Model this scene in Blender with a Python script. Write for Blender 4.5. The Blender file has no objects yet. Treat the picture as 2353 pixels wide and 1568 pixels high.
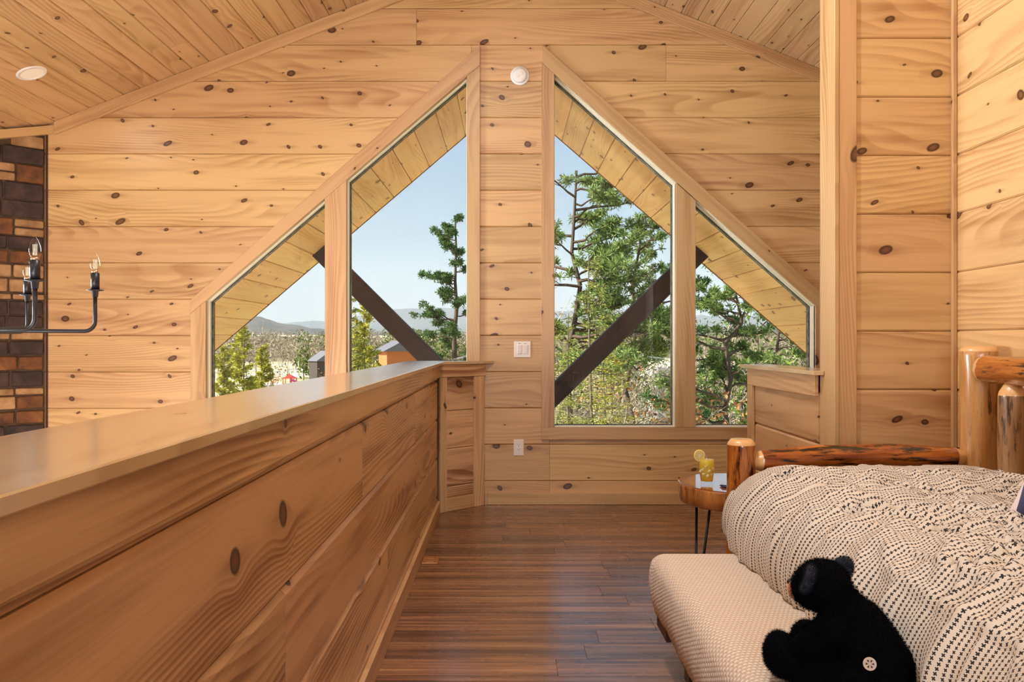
import bpy, bmesh, math, random
import numpy as np
from mathutils import Vector, Matrix, noise

random.seed(7)
RNG = np.random.default_rng(11)
SC = bpy.context.scene
COL = SC.collection
FPX, VX, VY, CAMZ = 1950.0, 1164.0, 788.0, 1.11      # focal length and vanishing point in photo pixels

# ------------------------------------------------------------------ camera, world, sun, large lights, exposure
cam_d = bpy.data.cameras.new('camera')
cam_d.sensor_width = 36.0
cam_d.lens = 36.0 * FPX / 2353.0
cam_d.shift_x = (2353 / 2 - VX) / 2353.0
cam_d.shift_y = (VY - 1568 / 2) / 2353.0
cam_d.clip_end = 6000
cam = bpy.data.objects.new('camera', cam_d)
cam.location = (0, 0, CAMZ)
cam.rotation_euler = (math.pi / 2, 0, 0)
COL.objects.link(cam)
SC.camera = cam

SC.view_settings.view_transform = 'Standard'
SC.view_settings.look = 'None'
SC.view_settings.gamma = 1.0
SC.view_settings.exposure = 0.0
SC.view_settings.use_curve_mapping = False
SC.cycles.max_bounces = 6
SC.cycles.diffuse_bounces = 4
SC.cycles.glossy_bounces = 3
SC.cycles.transparent_max_bounces = 12
SC.cycles.caustics_reflective = False
SC.cycles.caustics_refractive = False
SC.cycles.adaptive_threshold = 0.05
SC.cycles.use_light_tree = False

world = bpy.data.worlds.new('sky')
SC.world = world
world.use_nodes = True
wn = world.node_tree
for n_ in list(wn.nodes):
    wn.nodes.remove(n_)
w_out = wn.nodes.new('ShaderNodeOutputWorld')
w_bg = wn.nodes.new('ShaderNodeBackground')
w_tc = wn.nodes.new('ShaderNodeTexCoord')
w_sep = wn.nodes.new('ShaderNodeSeparateXYZ')
w_ramp = wn.nodes.new('ShaderNodeValToRGB')
wn.links.new(w_tc.outputs['Generated'], w_sep.inputs[0])
wn.links.new(w_sep.outputs['Z'], w_ramp.inputs[0])
wn.links.new(w_ramp.outputs[0], w_bg.inputs[0])
wn.links.new(w_bg.outputs[0], w_out.inputs[0])
cr = w_ramp.color_ramp
cr.elements[0].position = 0.0
cr.elements[0].color = (0.72, 0.83, 0.91, 1)
cr.elements[1].position = 1.0
cr.elements[1].color = (0.20, 0.42, 0.78, 1)
e = cr.elements.new(0.10); e.color = (0.56, 0.73, 0.88, 1)
e = cr.elements.new(0.26); e.color = (0.36, 0.58, 0.83, 1)
w_bg.inputs[1].default_value = 0.85

sun_d = bpy.data.lights.new('sun', 'SUN')
sun_d.energy = 12.0
sun_d.angle = 0.01
sun_d.color = (1.0, 0.93, 0.80)
sun = bpy.data.objects.new('sun', sun_d)
COL.objects.link(sun)
sun.rotation_euler = Vector((-0.74, -0.20, 0.64)).to_track_quat('Z', 'Y').to_euler()


def area_light(name, loc, direction, sx, sy, power, color, spread=180):
    d = bpy.data.lights.new(name, 'AREA')
    d.shape = 'RECTANGLE'
    d.size, d.size_y = sx, sy
    d.energy = power
    d.color = color
    d.spread = math.radians(spread)
    o = bpy.data.objects.new(name, d)
    COL.objects.link(o)
    o.location = loc
    o.rotation_euler = Vector(direction).to_track_quat('-Z', 'Y').to_euler()
    return o


# added fill lights out of view to the left and behind, tinted like daylight
area_light('fill_light_side', (-4.40, 3.70, 0.3), (1, 0, 0), 1.3, 3.1, 150, (0.82, 0.90, 1.0), 95)
area_light('fill_light_rear_low', (-2.2, -2.85, -1.55), (0, 1, 0.05), 3.0, 1.7, 360, (0.90, 0.93, 1.0))
area_light('fill_light_rear_high', (0.08, -2.85, 1.45), (0, 1, 0), 0.98, 2.2, 100, (0.84, 0.91, 1.0))


# ------------------------------------------------------------------ object helpers
WM = {}


def tag(o, label=None, cat=None, group=None, kind=None):
    if label: o['label'] = label
    if cat: o['category'] = cat
    if group: o['group'] = group
    if kind: o['kind'] = kind
    return o


def place(o, M=None, parent=None):
    M = M if M is not None else Matrix.Identity(4)
    COL.objects.link(o)
    o.matrix_basis = M
    WM[o.name] = M.copy()
    if parent is not None:
        o.parent = parent
        o.matrix_parent_inverse = WM[parent.name].inverted()
    return o


def empty(name, loc=(0, 0, 0), label=None, cat=None, group=None, parent=None, kind=None):
    o = bpy.data.objects.new(name, None)
    o.empty_display_size = 0.05
    place(o, Matrix.Translation(loc), parent)
    return tag(o, label, cat, group, kind)


def mobj(name, me, mat=None, parent=None, M=None, smooth=False):
    if mat is not None:
        me.materials.append(mat)
    if smooth:
        me.polygons.foreach_set('use_smooth', [True] * len(me.polygons))
    return place(bpy.data.objects.new(name, me), M, parent)


def pymesh(name, verts, faces):
    me = bpy.data.meshes.new(name)
    me.from_pydata([tuple(v) for v in verts], [], faces)
    me.update()
    return me


def npmesh(name, v, f):
    v = np.asarray(v, dtype=np.float32).reshape(-1, 3)
    f = np.asarray(f, dtype=np.int32)
    k = f.shape[1]
    me = bpy.data.meshes.new(name)
    me.vertices.add(len(v)); me.vertices.foreach_set('co', v.ravel())
    me.loops.add(f.size); me.loops.foreach_set('vertex_index', f.ravel())
    me.polygons.add(len(f)); me.polygons.foreach_set('loop_start', np.arange(0, f.size, k, dtype=np.int32))
    me.update(calc_edges=True)
    me.validate()
    return me


def bm_to_mesh(bm, name):
    bmesh.ops.recalc_face_normals(bm, faces=bm.faces)
    me = bpy.data.meshes.new(name)
    bm.to_mesh(me)
    bm.free()
    return me


def box_bm(bm, lo, hi, bevel=0.0, M=None):
    c = [(lo[i] + hi[i]) / 2 for i in range(3)]
    s = [abs(hi[i] - lo[i]) for i in range(3)]
    r = bmesh.ops.create_cube(bm, size=1.0)
    vs = r['verts']
    bmesh.ops.scale(bm, vec=s, verts=vs)
    bmesh.ops.translate(bm, vec=c, verts=vs)
    if bevel:
        es = list({e for v in vs for e in v.link_edges})
        r2 = bmesh.ops.bevel(bm, geom=es, offset=bevel, segments=1, profile=0.5, affect='EDGES')
        vs = list({v for f in r2['faces'] for v in f.verts} | {v for v in vs if v.is_valid})
    if M is not None:
        bmesh.ops.transform(bm, matrix=M, verts=[v for v in vs if v.is_valid])
    return bm


def box(name, lo, hi, mat, parent=None, bevel=0.002, M=None, center=True):
    """a bevelled box; its own origin sits at its centre"""
    bm = bmesh.new()
    c = Vector([(lo[i] + hi[i]) / 2 for i in range(3)])
    box_bm(bm, [lo[i] - c[i] for i in range(3)], [hi[i] - c[i] for i in range(3)], bevel)
    T = Matrix.Translation(c)
    return mobj(name, bm_to_mesh(bm, name), mat, parent, (M @ T) if M is not None else T)


def frame_from(origin, u, v, w):
    M = Matrix.Identity(4)
    for i, a in enumerate((u, v, w)):
        for k in range(3):
            M[k][i] = a[k]
    for k in range(3):
        M[k][3] = origin[k]
    return M


def grain_box(name, lo, hi, mat, parent, grain, bevel=0.002, up=None):
    """box whose local X runs along the grain axis"""
    g = Vector(grain).normalized()
    cands = [Vector((1, 0, 0)), Vector((0, 1, 0)), Vector((0, 0, 1))]
    ex = [hi[i] - lo[i] for i in range(3)]
    order = sorted([i for i in range(3) if abs(g[i]) < 0.5], key=lambda i: -ex[i])
    v = cands[order[0]]
    w = g.cross(v)
    c = Vector([(lo[i] + hi[i]) / 2 for i in range(3)])
    R = frame_from(c, g, v, w)
    gi = max(range(3), key=lambda i: abs(g[i]))
    h = [ex[gi] / 2, ex[order[0]] / 2, ex[order[1]] / 2]
    bm = bmesh.new()
    box_bm(bm, [-a for a in h], h, bevel)
    return mobj(name, bm_to_mesh(bm, name), mat, parent, R)


def prism(name, poly, w0, w1, frame, mat, parent, ang=0.0, bevel=0.002):
    """polygon in the (u,v) plane of a frame, extruded from w0 to w1; local X turned to the grain angle"""
    n = len(poly)
    cu = sum(p[0] for p in poly) / n
    cv = sum(p[1] for p in poly) / n
    ca, sa = math.cos(-ang), math.sin(-ang)
    P = [((u - cu) * ca - (v - cv) * sa, (u - cu) * sa + (v - cv) * ca) for u, v in poly]
    bm = bmesh.new()
    a = [bm.verts.new((x, y, w0)) for x, y in P]
    b = [bm.verts.new((x, y, w1)) for x, y in P]
    bm.faces.new(a); bm.faces.new(b)
    for i in range(n):
        j = (i + 1) % n
        bm.faces.new((a[i], a[j], b[j], b[i]))
    bmesh.ops.recalc_face_normals(bm, faces=bm.faces)
    if bevel:
        bmesh.ops.bevel(bm, geom=list(bm.edges), offset=bevel, segments=1, affect='EDGES')
    M = frame @ Matrix.Translation((cu, cv, 0)) @ Matrix.Rotation(ang, 4, 'Z')
    return mobj(name, bm_to_mesh(bm, name), mat, parent, M)


def plank_geo(segs, t, c, w=0.0):
    """segs: (v, uL, uR) from low to high; V-grooved long edges, thickness t behind w"""
    v0, v1 = segs[0][0], segs[-1][0]

    def lim(v, k):
        for a, b in zip(segs[:-1], segs[1:]):
            if a[0] <= v <= b[0] and b[0] - a[0] > 1e-6:
                f = (v - a[0]) / (b[0] - a[0])
                return a[k] + (b[k] - a[k]) * f
        return segs[-1][k]
    sec = [(v0, w - t, segs[0][1], segs[0][2])]
    if c > 0 and v1 - v0 > 3 * c:
        sec += [(v0, w - c, segs[0][1], segs[0][2]), (v0 + c, w, lim(v0 + c, 1), lim(v0 + c, 2))]
        sec += [(s[0], w, s[1], s[2]) for s in segs[1:-1] if v0 + c < s[0] < v1 - c]
        sec += [(v1 - c, w, lim(v1 - c, 1), lim(v1 - c, 2)), (v1, w - c, segs[-1][1], segs[-1][2])]
    else:
        sec += [(s[0], w, s[1], s[2]) for s in segs]
    sec += [(v1, w - t, segs[-1][1], segs[-1][2])]
    sec = sec[1:-1]
    V, F = [], []
    for v, ww, l, r in sec:
        V += [(l, v, ww), (r, v, ww), (l, v, w - t), (r, v, w - t)]
    n = len(sec)
    for i in range(n - 1):
        a, b = 4 * i, 4 * i + 4
        F += [(a, a + 1, b + 1, b), (a + 3, a + 2, b + 2, b + 3), (a + 2, a, b, b + 2), (a + 1, a + 3, b + 3, b + 1)]
    F += [(0, 2, 3, 1), (4 * n - 4, 4 * n - 3, 4 * n - 1, 4 * n - 2)]
    return V, F


def plank(parent, mat, frame, segs, t=0.02, c=0.006, name='plank'):
    uc = (min(s[1] for s in segs) + max(s[2] for s in segs)) / 2
    vc = (segs[0][0] + segs[-1][0]) / 2
    V, F = plank_geo([(s[0] - vc, s[1] - uc, s[2] - uc) for s in segs], t, c)
    return mobj(name, pymesh(name, V, F), mat, parent, frame @ Matrix.Translation((uc, vc, 0)))


def rows(parent, mat, frame, u0, u1, v0, v1, pitch, joints=None, t=0.02, c=0.006, gap=0.0015, phase=None, name='plank', stagger=None):
    """a field of planks running along u; joints: {row: [u,...]} butt joints"""
    ph = v0 if phase is None else phase
    k = math.floor((v0 - ph) / pitch)
    while ph + k * pitch < v1 - 1e-4:
        a, b = max(v0, ph + k * pitch), min(v1, ph + (k + 1) * pitch)
        if b - a > 0.012:
            js = list((joints or {}).get(k, []))
            if stagger:
                x = u0 + random.uniform(0.3, 1.0) * stagger
                while x < u1 - 0.25:
                    js.append(x); x += stagger * random.uniform(0.75, 1.2)
            cut = [u0] + sorted(j for j in js if u0 < j < u1) + [u1]
            for l, r in zip(cut[:-1], cut[1:]):
                plank(parent, mat, frame, [(a + gap / 2, l + gap / 2, r - gap / 2), (b - gap / 2, l + gap / 2, r - gap / 2)], t, c, name)
        k += 1


def lathe(prof, seg=24, M=None, cap=True):
    """profile of (r, z); returns verts, faces"""
    V, F = [], []
    for r, z in prof:
        for i in range(seg):
            a = 2 * math.pi * i / seg
            V.append((r * math.cos(a), r * math.sin(a), z))
    for k in range(len(prof) - 1):
        for i in range(seg):
            j = (i + 1) % seg
            F.append((k * seg + i, k * seg + j, (k + 1) * seg + j, (k + 1) * seg + i))
    if cap:
        F.append(tuple(reversed(range(seg))))
        F.append(tuple((len(prof) - 1) * seg + i for i in range(seg)))
    if M is not None:
        V = [tuple(M @ Vector(v)) for v in V]
    return V, F


def lathe_obj(name, prof, mat, parent=None, M=None, seg=24, smooth=True, cap=True):
    V, F = lathe(prof, seg, None, cap)
    o = mobj(name, pymesh(name, V, F), mat, parent, M, smooth)
    if smooth:
        o.data.polygons.foreach_set('use_smooth', [len(p.vertices) == 4 for p in o.data.polygons])
    return o


def tube_path(pts, r, seg=8):
    """swept tube along points; r number or list"""
    pts = [Vector(p) for p in pts]
    V, F = [], []
    n = len(pts)
    up = None
    for i, p in enumerate(pts):
        d = (pts[min(i + 1, n - 1)] - pts[max(i - 1, 0)]).normalized()
        if up is None:
            up = Vector((0, 0, 1)) if abs(d.z) < 0.9 else Vector((1, 0, 0))
        s = d.cross(up).normalized()
        up = s.cross(d).normalized()
        rr = r[i] if isinstance(r, (list, tuple)) else r
        for k in range(seg):
            a = 2 * math.pi * k / seg
            V.append(p + s * (math.cos(a) * rr) + up * (math.sin(a) * rr))
    for i in range(n - 1):
        for k in range(seg):
            j = (k + 1) % seg
            F.append((i * seg + k, i * seg + j, (i + 1) * seg + j, (i + 1) * seg + k))
    F.append(tuple(reversed(range(seg))))
    F.append(tuple((n - 1) * seg + k for k in range(seg)))
    return V, F


def tube_obj(name, pts, r, mat, parent=None, seg=8):
    c = Vector(pts[0])
    V, F = tube_path([Vector(p) - c for p in pts], r, seg)
    return mobj(name, pymesh(name, V, F), mat, parent, Matrix.Translation(c), True)


# ------------------------------------------------------------------ material helpers
class NT:
    def __init__(self, name):
        self.mat = bpy.data.materials.new(name)
        self.mat.use_nodes = True
        self.t = self.mat.node_tree
        for n in list(self.t.nodes):
            self.t.nodes.remove(n)
        self.out = self.t.nodes.new('ShaderNodeOutputMaterial')

    def put(self, sock, val):
        if val is None:
            return
        if hasattr(val, 'is_output'):
            self.t.links.new(val, sock)
        else:
            if sock.type == 'RGBA' and len(val) == 3:
                val = (*val, 1)
            sock.default_value = val

    def n(self, typ, ins=None, **attr):
        nd = self.t.nodes.new('ShaderNode' + typ)
        for k, v in attr.items():
            setattr(nd, k, v)
        for k, v in (ins or {}).items():
            self.put(nd.inputs[k], v)
        return nd

    def m(self, op, a, b=None, c=None, clamp=False):
        nd = self.t.nodes.new('ShaderNodeMath')
        nd.operation = op
        nd.use_clamp = clamp
        for i, v in enumerate((a, b, c)):
            if v is not None:
                self.put(nd.inputs[i], v)
        return nd.outputs[0]

    def vm(self, op, a, b=None):
        nd = self.t.nodes.new('ShaderNodeVectorMath')
        nd.operation = op
        self.put(nd.inputs[0], a)
        if b is not None:
            self.put(nd.inputs[1], b)
        return nd.outputs['Value'] if op in ('LENGTH', 'DOT_PRODUCT', 'DISTANCE') else nd.outputs[0]

    def sep(self, v):
        nd = self.n('SeparateXYZ', {0: v})
        return nd.outputs[0], nd.outputs[1], nd.outputs[2]

    def comb(self, x, y, z=0.0):
        return self.n('CombineXYZ', {0: x, 1: y, 2: z}).outputs[0]

    def mix(self, f, a, b):
        nd = self.n('Mix', data_type='RGBA')
        self.put(nd.inputs[0], f)
        self.put(nd.inputs[6], a)
        self.put(nd.inputs[7], b)
        return nd.outputs[2]

    def noise(self, v, scale=5.0, detail=2.0, rough=0.5, col=False, dim='3D'):
        nd = self.n('TexNoise', noise_dimensions=dim)
        for k_, v_ in (('Vector', v), ('Scale', scale), ('Detail', detail), ('Roughness', rough)):
            self.put(nd.inputs[k_], v_)
        return nd.outputs['Color' if col else 'Fac']

    def smooth(self, x, lo, hi):
        nd = self.n('MapRange', {0: x, 1: lo, 2: hi, 3: 0.0, 4: 1.0}, interpolation_type='SMOOTHSTEP')
        return nd.outputs[0]

    def ramp(self, f, stops):
        nd = self.n('ValToRGB')
        self.put(nd.inputs[0], f)
        el = nd.color_ramp.elements
        el[0].position, el[0].color = stops[0][0], (*stops[0][1], 1)
        el[1].position, el[1].color = stops[-1][0], (*stops[-1][1], 1)
        for p, c in stops[1:-1]:
            e = el.new(p); e.color = (*c, 1)
        return nd.outputs[0]

    def bsdf(self, color, rough=0.5, bump=None, bump_d=0.001, strength=0.5, **kw):
        nd = self.n('BsdfPrincipled', {'Base Color': color, 'Roughness': rough})
        for k, v in kw.items():
            self.put(nd.inputs[k.replace('_', ' ')], v)
        if bump is not None:
            b = self.n('Bump', {'Height': bump, 'Strength': strength, 'Distance': bump_d})
            self.t.links.new(b.outputs[0], nd.inputs['Normal'])
        self.t.links.new(nd.outputs[0], self.out.inputs[0])
        return self.mat


def S(r, g, b):
    """sRGB 0-255 to linear"""
    return tuple(((c / 255) / 12.92 if c / 255 <= 0.04045 else ((c / 255 + 0.055) / 1.055) ** 2.4) for c in (r, g, b))


def plain(name, col, rough=0.5, **kw):
    t = NT(name)
    return t.bsdf((*col, 1), rough, **kw)


def wood(name, light, dark, rough=0.42, knots=0.55, cell=0.21, ringf=30.0, contrast=0.72, knot_size=1.0, vary=0.10, coat=0.0):
    """pine board: local X is the grain; knots with dark rims, grain bowing round them, cathedral rings, fibres"""
    t = NT(name)
    obj = t.n('TexCoord').outputs['Object']
    rnd = t.n('ObjectInfo').outputs['Random']
    off = t.comb(t.m('MULTIPLY', rnd, 137.3), t.m('MULTIPLY', rnd, 71.9), t.m('MULTIPLY', rnd, 11.0))
    P = t.vm('ADD', obj, off)
    px, py, pz = t.sep(P)
    k2 = t.comb(t.m('DIVIDE', px, cell), t.m('DIVIDE', py, cell * 0.85), 0.0)
    vor = t.n('TexVoronoi', {'Vector': k2, 'Scale': 1.0, 'Randomness': 1.0}, voronoi_dimensions='2D', feature='F1')
    dl = t.vm('SUBTRACT', k2, vor.outputs['Position'])
    du, dv, _ = t.sep(dl)
    cr_, cg_, cb_ = t.sep(vor.outputs['Color'])
    present = t.m('GREATER_THAN', cr_, 1.0 - knots)
    rad = t.m('MULTIPLY_ADD', t.m('POWER', cg_, 2.6), 0.085 * knot_size, 0.024 * knot_size)
    el = t.vm('LENGTH', t.comb(t.m('MULTIPLY', du, t.m('MULTIPLY_ADD', cb_, 0.55, 0.62)), t.m('ADD', dv, t.m('MULTIPLY', du, t.m('SUBTRACT', cb_, 0.5))), 0.0))
    q = t.m('DIVIDE', el, rad)
    kn = t.m('MULTIPLY', t.m('SUBTRACT', 1.0, t.smooth(q, 0.82, 1.12)), present)
    rim = t.m('MULTIPLY', t.m('MULTIPLY', t.smooth(q, 0.45, 0.92), t.m('SUBTRACT', 1.0, t.smooth(q, 0.95, 1.25))), present)
    g = t.m('MULTIPLY', t.m('EXPONENT', t.m('MULTIPLY', t.m('MULTIPLY', q, q), -0.16)), present)
    vwarp = t.m('SUBTRACT', py, t.m('MULTIPLY', t.m('MULTIPLY', dv, cell * 0.85), t.m('MULTIPLY', g, 0.85)))
    streak = t.m('MULTIPLY', t.m('EXPONENT', t.m('MULTIPLY', t.m('ADD', t.m('POWER', t.m('DIVIDE', du, t.m('MULTIPLY', rad, 3.6)), 2.0), t.m('POWER', t.m('DIVIDE', dv, t.m('MULTIPLY', rad, 0.9)), 2.0)), -1.0)), present)
    big = t.noise(t.comb(t.m('MULTIPLY', px, 0.55), t.m('MULTIPLY', vwarp, 3.2)), 1.0, 1.0, dim='2D')
    ph = t.m('ADD', t.m('MULTIPLY', vwarp, ringf), t.m('MULTIPLY', big, 13.0))
    saw = t.m('FRACT', ph)
    band = t.m('MULTIPLY', t.smooth(saw, 0.15, 0.82), t.m('SUBTRACT', 1.0, t.smooth(saw, 0.88, 1.0)))
    bandamt = t.noise(t.comb(t.m('MULTIPLY', px, 0.8), t.m('MULTIPLY_ADD', py, 6.0, 5.0)), 1.0, 0.0, dim='2D')
    fib = t.noise(t.comb(t.m('MULTIPLY', px, 5.0), t.m('MULTIPLY', vwarp, 160.0)), 1.0, 1.0, dim='2D')
    tone = t.noise(t.comb(t.m('MULTIPLY', px, 0.9), t.m('MULTIPLY_ADD', vwarp, 14.0, 9.0)), 1.0, 2.0, dim='2D')
    f = t.m('MULTIPLY', band, t.smooth(bandamt, 0.34, 0.72))
    f = t.m('ADD', t.m('MULTIPLY', f, 0.52), t.m('ADD', t.m('MULTIPLY', t.m('SUBTRACT', fib, 0.5), 0.30), t.m('MULTIPLY', t.smooth(tone, 0.42, 0.78), 0.55)))
    f = t.m('MULTIPLY', f, contrast, clamp=True)
    base = t.mix(f, (*light, 1), (*dark, 1))
    base = t.mix(t.m('MULTIPLY', streak, 0.5), base, (dark[0] * 0.62, dark[1] * 0.55, dark[2] * 0.5, 1))
    kc = t.mix(t.smooth(q, 0.1, 0.8), (dark[0] * 0.50, dark[1] * 0.40, dark[2] * 0.34, 1), (dark[0] * 0.30, dark[1] * 0.22, dark[2] * 0.2, 1))
    base = t.mix(t.m('MULTIPLY', kn, 0.9), base, kc)
    base = t.mix(t.m('MULTIPLY', rim, 0.8), base, (dark[0] * 0.13, dark[1] * 0.10, dark[2] * 0.10, 1))
    hsv = t.n('HueSaturation', {'Hue': t.m('MULTIPLY_ADD', t.m('FRACT', t.m('MULTIPLY', rnd, 7.7)), 0.012, 0.494),
                                'Saturation': 1.0, 'Value': t.m('MULTIPLY_ADD', t.m('FRACT', t.m('MULTIPLY', rnd, 23.1)), vary * 2, 1.0 - vary), 'Color': base})
    return t.bsdf(hsv.outputs[0], rough, Coat_Weight=coat, Coat_Roughness=0.18, Specular_IOR_Level=0.45)


PINE_L, PINE_D = S(211, 170, 116), S(156, 104, 55)
m_wall = wood('pine_wall_boards', PINE_L, PINE_D, 0.40, 0.62)
m_ceil = wood('pine_ceiling_boards', S(208, 172, 124), S(152, 106, 62), 0.42, 0.5, cell=0.24)
m_trim = wood('pine_trim', S(202, 162, 112), S(152, 103, 57), 0.38, 0.22, cell=0.25, ringf=40, contrast=0.7, vary=0.05)
m_rail = wood('pine_railing_boards', S(216, 174, 128), S(150, 102, 62), 0.40, 0.42, cell=0.27, ringf=42, contrast=1.25)
m_cap = wood('pine_railing_cap', S(204, 172, 128), S(158, 114, 70), 0.22, 0.35, cell=0.30, contrast=0.7, knot_size=1.4, coat=1.0)
m_soffit = wood('pine_soffit_boards', S(252, 206, 134), S(222, 150, 76), 0.5, 0.6, cell=0.22)
m_gap = plain('dark_joint', S(70, 42, 24), 0.8)
m_core = plain('wall_core', S(150, 105, 66), 0.8)
m_vinyl = plain('cream_vinyl', S(240, 232, 208), 0.35)
m_plate = plain('ivory_plastic', S(236, 222, 204), 0.35)
m_white = plain('white_plastic', S(238, 234, 228), 0.4)
m_black = plain('black_metal', (0.012, 0.012, 0.014), 0.38)
m_rubber = plain('black_gasket', (0.01, 0.01, 0.01), 0.6)


def mat_weather():
    t = NT('weathered_exterior_trim')
    o = t.n('TexCoord').outputs['Object']
    n = t.noise(o, 28.0, 4.0, 0.7)
    c = t.ramp(n, [(0.35, S(50, 46, 40)), (0.55, S(120, 114, 96)), (0.75, S(168, 160, 138))])
    return t.bsdf(c, 0.8)


def mat_glass():
    t = NT('window_glass')
    fr = t.n('LayerWeight', {'Blend': 0.5})
    tr = t.n('BsdfTransparent', {'Color': (0.985, 0.99, 0.985, 1)})
    gl = t.n('BsdfGlossy', {'Color': (1, 1, 1, 1), 'Roughness': 0.0})
    mx = t.n('MixShader', {0: t.m('MULTIPLY_ADD', t.m('POWER', fr.outputs['Facing'], 5.0), 0.5, 0.02), 1: tr.outputs[0], 2: gl.outputs[0]})
    t.t.links.new(mx.outputs[0], t.out.inputs[0])
    return t.mat


def mat_floor():
    t = NT('vinyl_plank_floor')
    obj = t.n('TexCoord').outputs['Object']
    rnd = t.n('ObjectInfo').outputs['Random']
    off = t.comb(t.m('MULTIPLY', rnd, 91.0), t.m('MULTIPLY', rnd, 33.0), t.m('MULTIPLY', rnd, 17.0))
    x, y, z = t.sep(t.vm('ADD', obj, off))
    a = t.noise(t.comb(t.m('MULTIPLY', x, 0.9), t.m('MULTIPLY', y, 34.0)), 1.0, 3.0, 0.6, dim='2D')
    b = t.noise(t.comb(t.m('MULTIPLY', x, 3.0), t.m('MULTIPLY', y, 160.0)), 1.0, 1.0, 0.6, dim='2D')
    c = t.noise(t.comb(t.m('MULTIPLY', x, 0.5), t.m('MULTIPLY', y, 7.0)), 1.0, 1.0, 0.6, dim='2D')
    f = t.m('ADD', t.m('MULTIPLY', a, 0.6), t.m('ADD', t.m('MULTIPLY', b, 0.2), t.m('MULTIPLY', c, 0.3)))
    col = t.ramp(f, [(0.36, S(44, 23, 14)), (0.49, S(84, 49, 30)), (0.60, S(124, 80, 50)), (0.76, S(164, 118, 80))])
    hsv = t.n('HueSaturation', {'Value': t.m('MULTIPLY_ADD', rnd, 0.45, 0.80), 'Color': col})
    rough = t.m('MULTIPLY_ADD', t.noise(obj, 7.0, 2.0, 0.7, dim='2D'), 0.16, 0.18)
    return t.bsdf(hsv.outputs[0], rough, Specular_IOR_Level=0.9, Coat_Weight=0.35, Coat_Roughness=0.30, Coat_IOR=1.6)


m_weather = mat_weather()
m_glass = mat_glass()
m_floor = mat_floor()

# ------------------------------------------------------------------ the house shell
YW, YN = 5.831, 3.619                      # far gable wall, alcove wall beside the bed
XR = 1.913                                 # right wall
XL = -4.5                                  # left wall of the great room
YB = -3.0                                  # rear wall
ZLOW = -2.7                                # great room floor
SW = FPX / YW


def WX(px): return (px - VX) / SW
def WZ(py): return CAMZ - (py - VY) / SW


F_WALL = lambda y: frame_from((0, y, 0), (1, 0, 0), (0, 0, 1), (0, -1, 0))        # faces the camera
F_RIGHT = lambda x: frame_from((x, 0, 0), (0, -1, 0), (0, 0, 1), (-1, 0, 0))      # faces -X, u = -Y
F_LEFT = lambda x: frame_from((x, 0, 0), (0, 1, 0), (0, 0, 1), (1, 0, 0))         # faces +X, u = +Y
F_UP = frame_from((0, 0, 0), (1, 0, 0), (0, 1, 0), (0, 0, 1))

RX0, RZ = 0.03, 3.835                      # ridge
SLL, SLR = 0.3863, 0.40                    # ceiling slopes


def roof_z(x):
    return RZ - SLL * (RX0 - x) if x < RX0 else RZ - SLR * (x - RX0)


PITCH, SEAM0 = 0.25, 0.9097

# ---- openings in the gable wall: inner edges of the casings
W1 = [(475, 692), (748, 457), (748, 982), (475, 982)]
W2 = [(797, 414), (1073, 178), (1073, 982), (797, 982)]
W3 = [(1273, 172), (1552, 421), (1552, 982), (1273, 982)]
W4 = [(1597, 461), (1872, 703), (1872, 982), (1597, 982)]
MG = 0.03
L0, LR, ZB = WX(475) - MG, WX(1073) + MG, WZ(982) - MG
R0, RR = WX(1273) - MG, WX(1872) + MG
# slope lines of the openings (a little above the visible edge, hidden by the casing)
LSL = (WZ(178) - WZ(692)) / (WX(1073) - WX(475))
RSL = (WZ(172) - WZ(703)) / (WX(1872) - WX(1273))
def l_slope_z(x): return WZ(692) + LSL * (x - WX(475)) + MG
def l_slope_x(z): return WX(475) + (z - MG - WZ(692)) / LSL
def r_slope_x(z): return WX(1273) + (WZ(172) - (z - MG)) / RSL
LZK, LZT = l_slope_z(L0), l_slope_z(LR)
RZK = WZ(172) - RSL * (RR - WX(1273)) + MG
RZT = WZ(172) - RSL * (R0 - WX(1273)) + MG
CORNER_L, CORNER_R = -3.30, 2.75


def roof_xl(z): return max(CORNER_L, RX0 - (RZ - z) / SLL)
def roof_xr(z): return min(CORNER_R, RX0 + (RZ - z) / SLR)


def left_limit(z, up):
    """right end of the left boards at height z; up: just above z"""
    if z < ZB - 1e-6 or (z < ZB + 1e-6 and not up): return LR
    if z <= LZK: return L0
    if z < LZT - 1e-6 or (z < LZT + 1e-6 and not up): return l_slope_x(z)
    return LR


def right_limit(z, up):
    if z < ZB - 1e-6 or (z < ZB + 1e-6 and not up): return R0
    if z <= RZK: return RR
    if z < RZT - 1e-6 or (z < RZT + 1e-6 and not up): return r_slope_x(z)
    return R0


def row_segs(a, b, lo, hi, brk):
    zs = [a] + sorted(z for z in brk if a + 0.008 < z < b - 0.008) + [b]
    out = []
    for i, z in enumerate(zs):
        if i > 0:
            out.append((z, lo(z, False), hi(z, False)))
        if i < len(zs) - 1:
            out.append((z, lo(z, True), hi(z, True)))
    res = []
    for s in out:
        if not res or any(abs(s[i] - res[-1][i]) > 1e-5 for i in range(3)):
            res.append(s)
    return [s if s[2] - s[1] > 0.002 else (s[0], s[1], s[1] + 0.002) for s in res]


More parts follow.
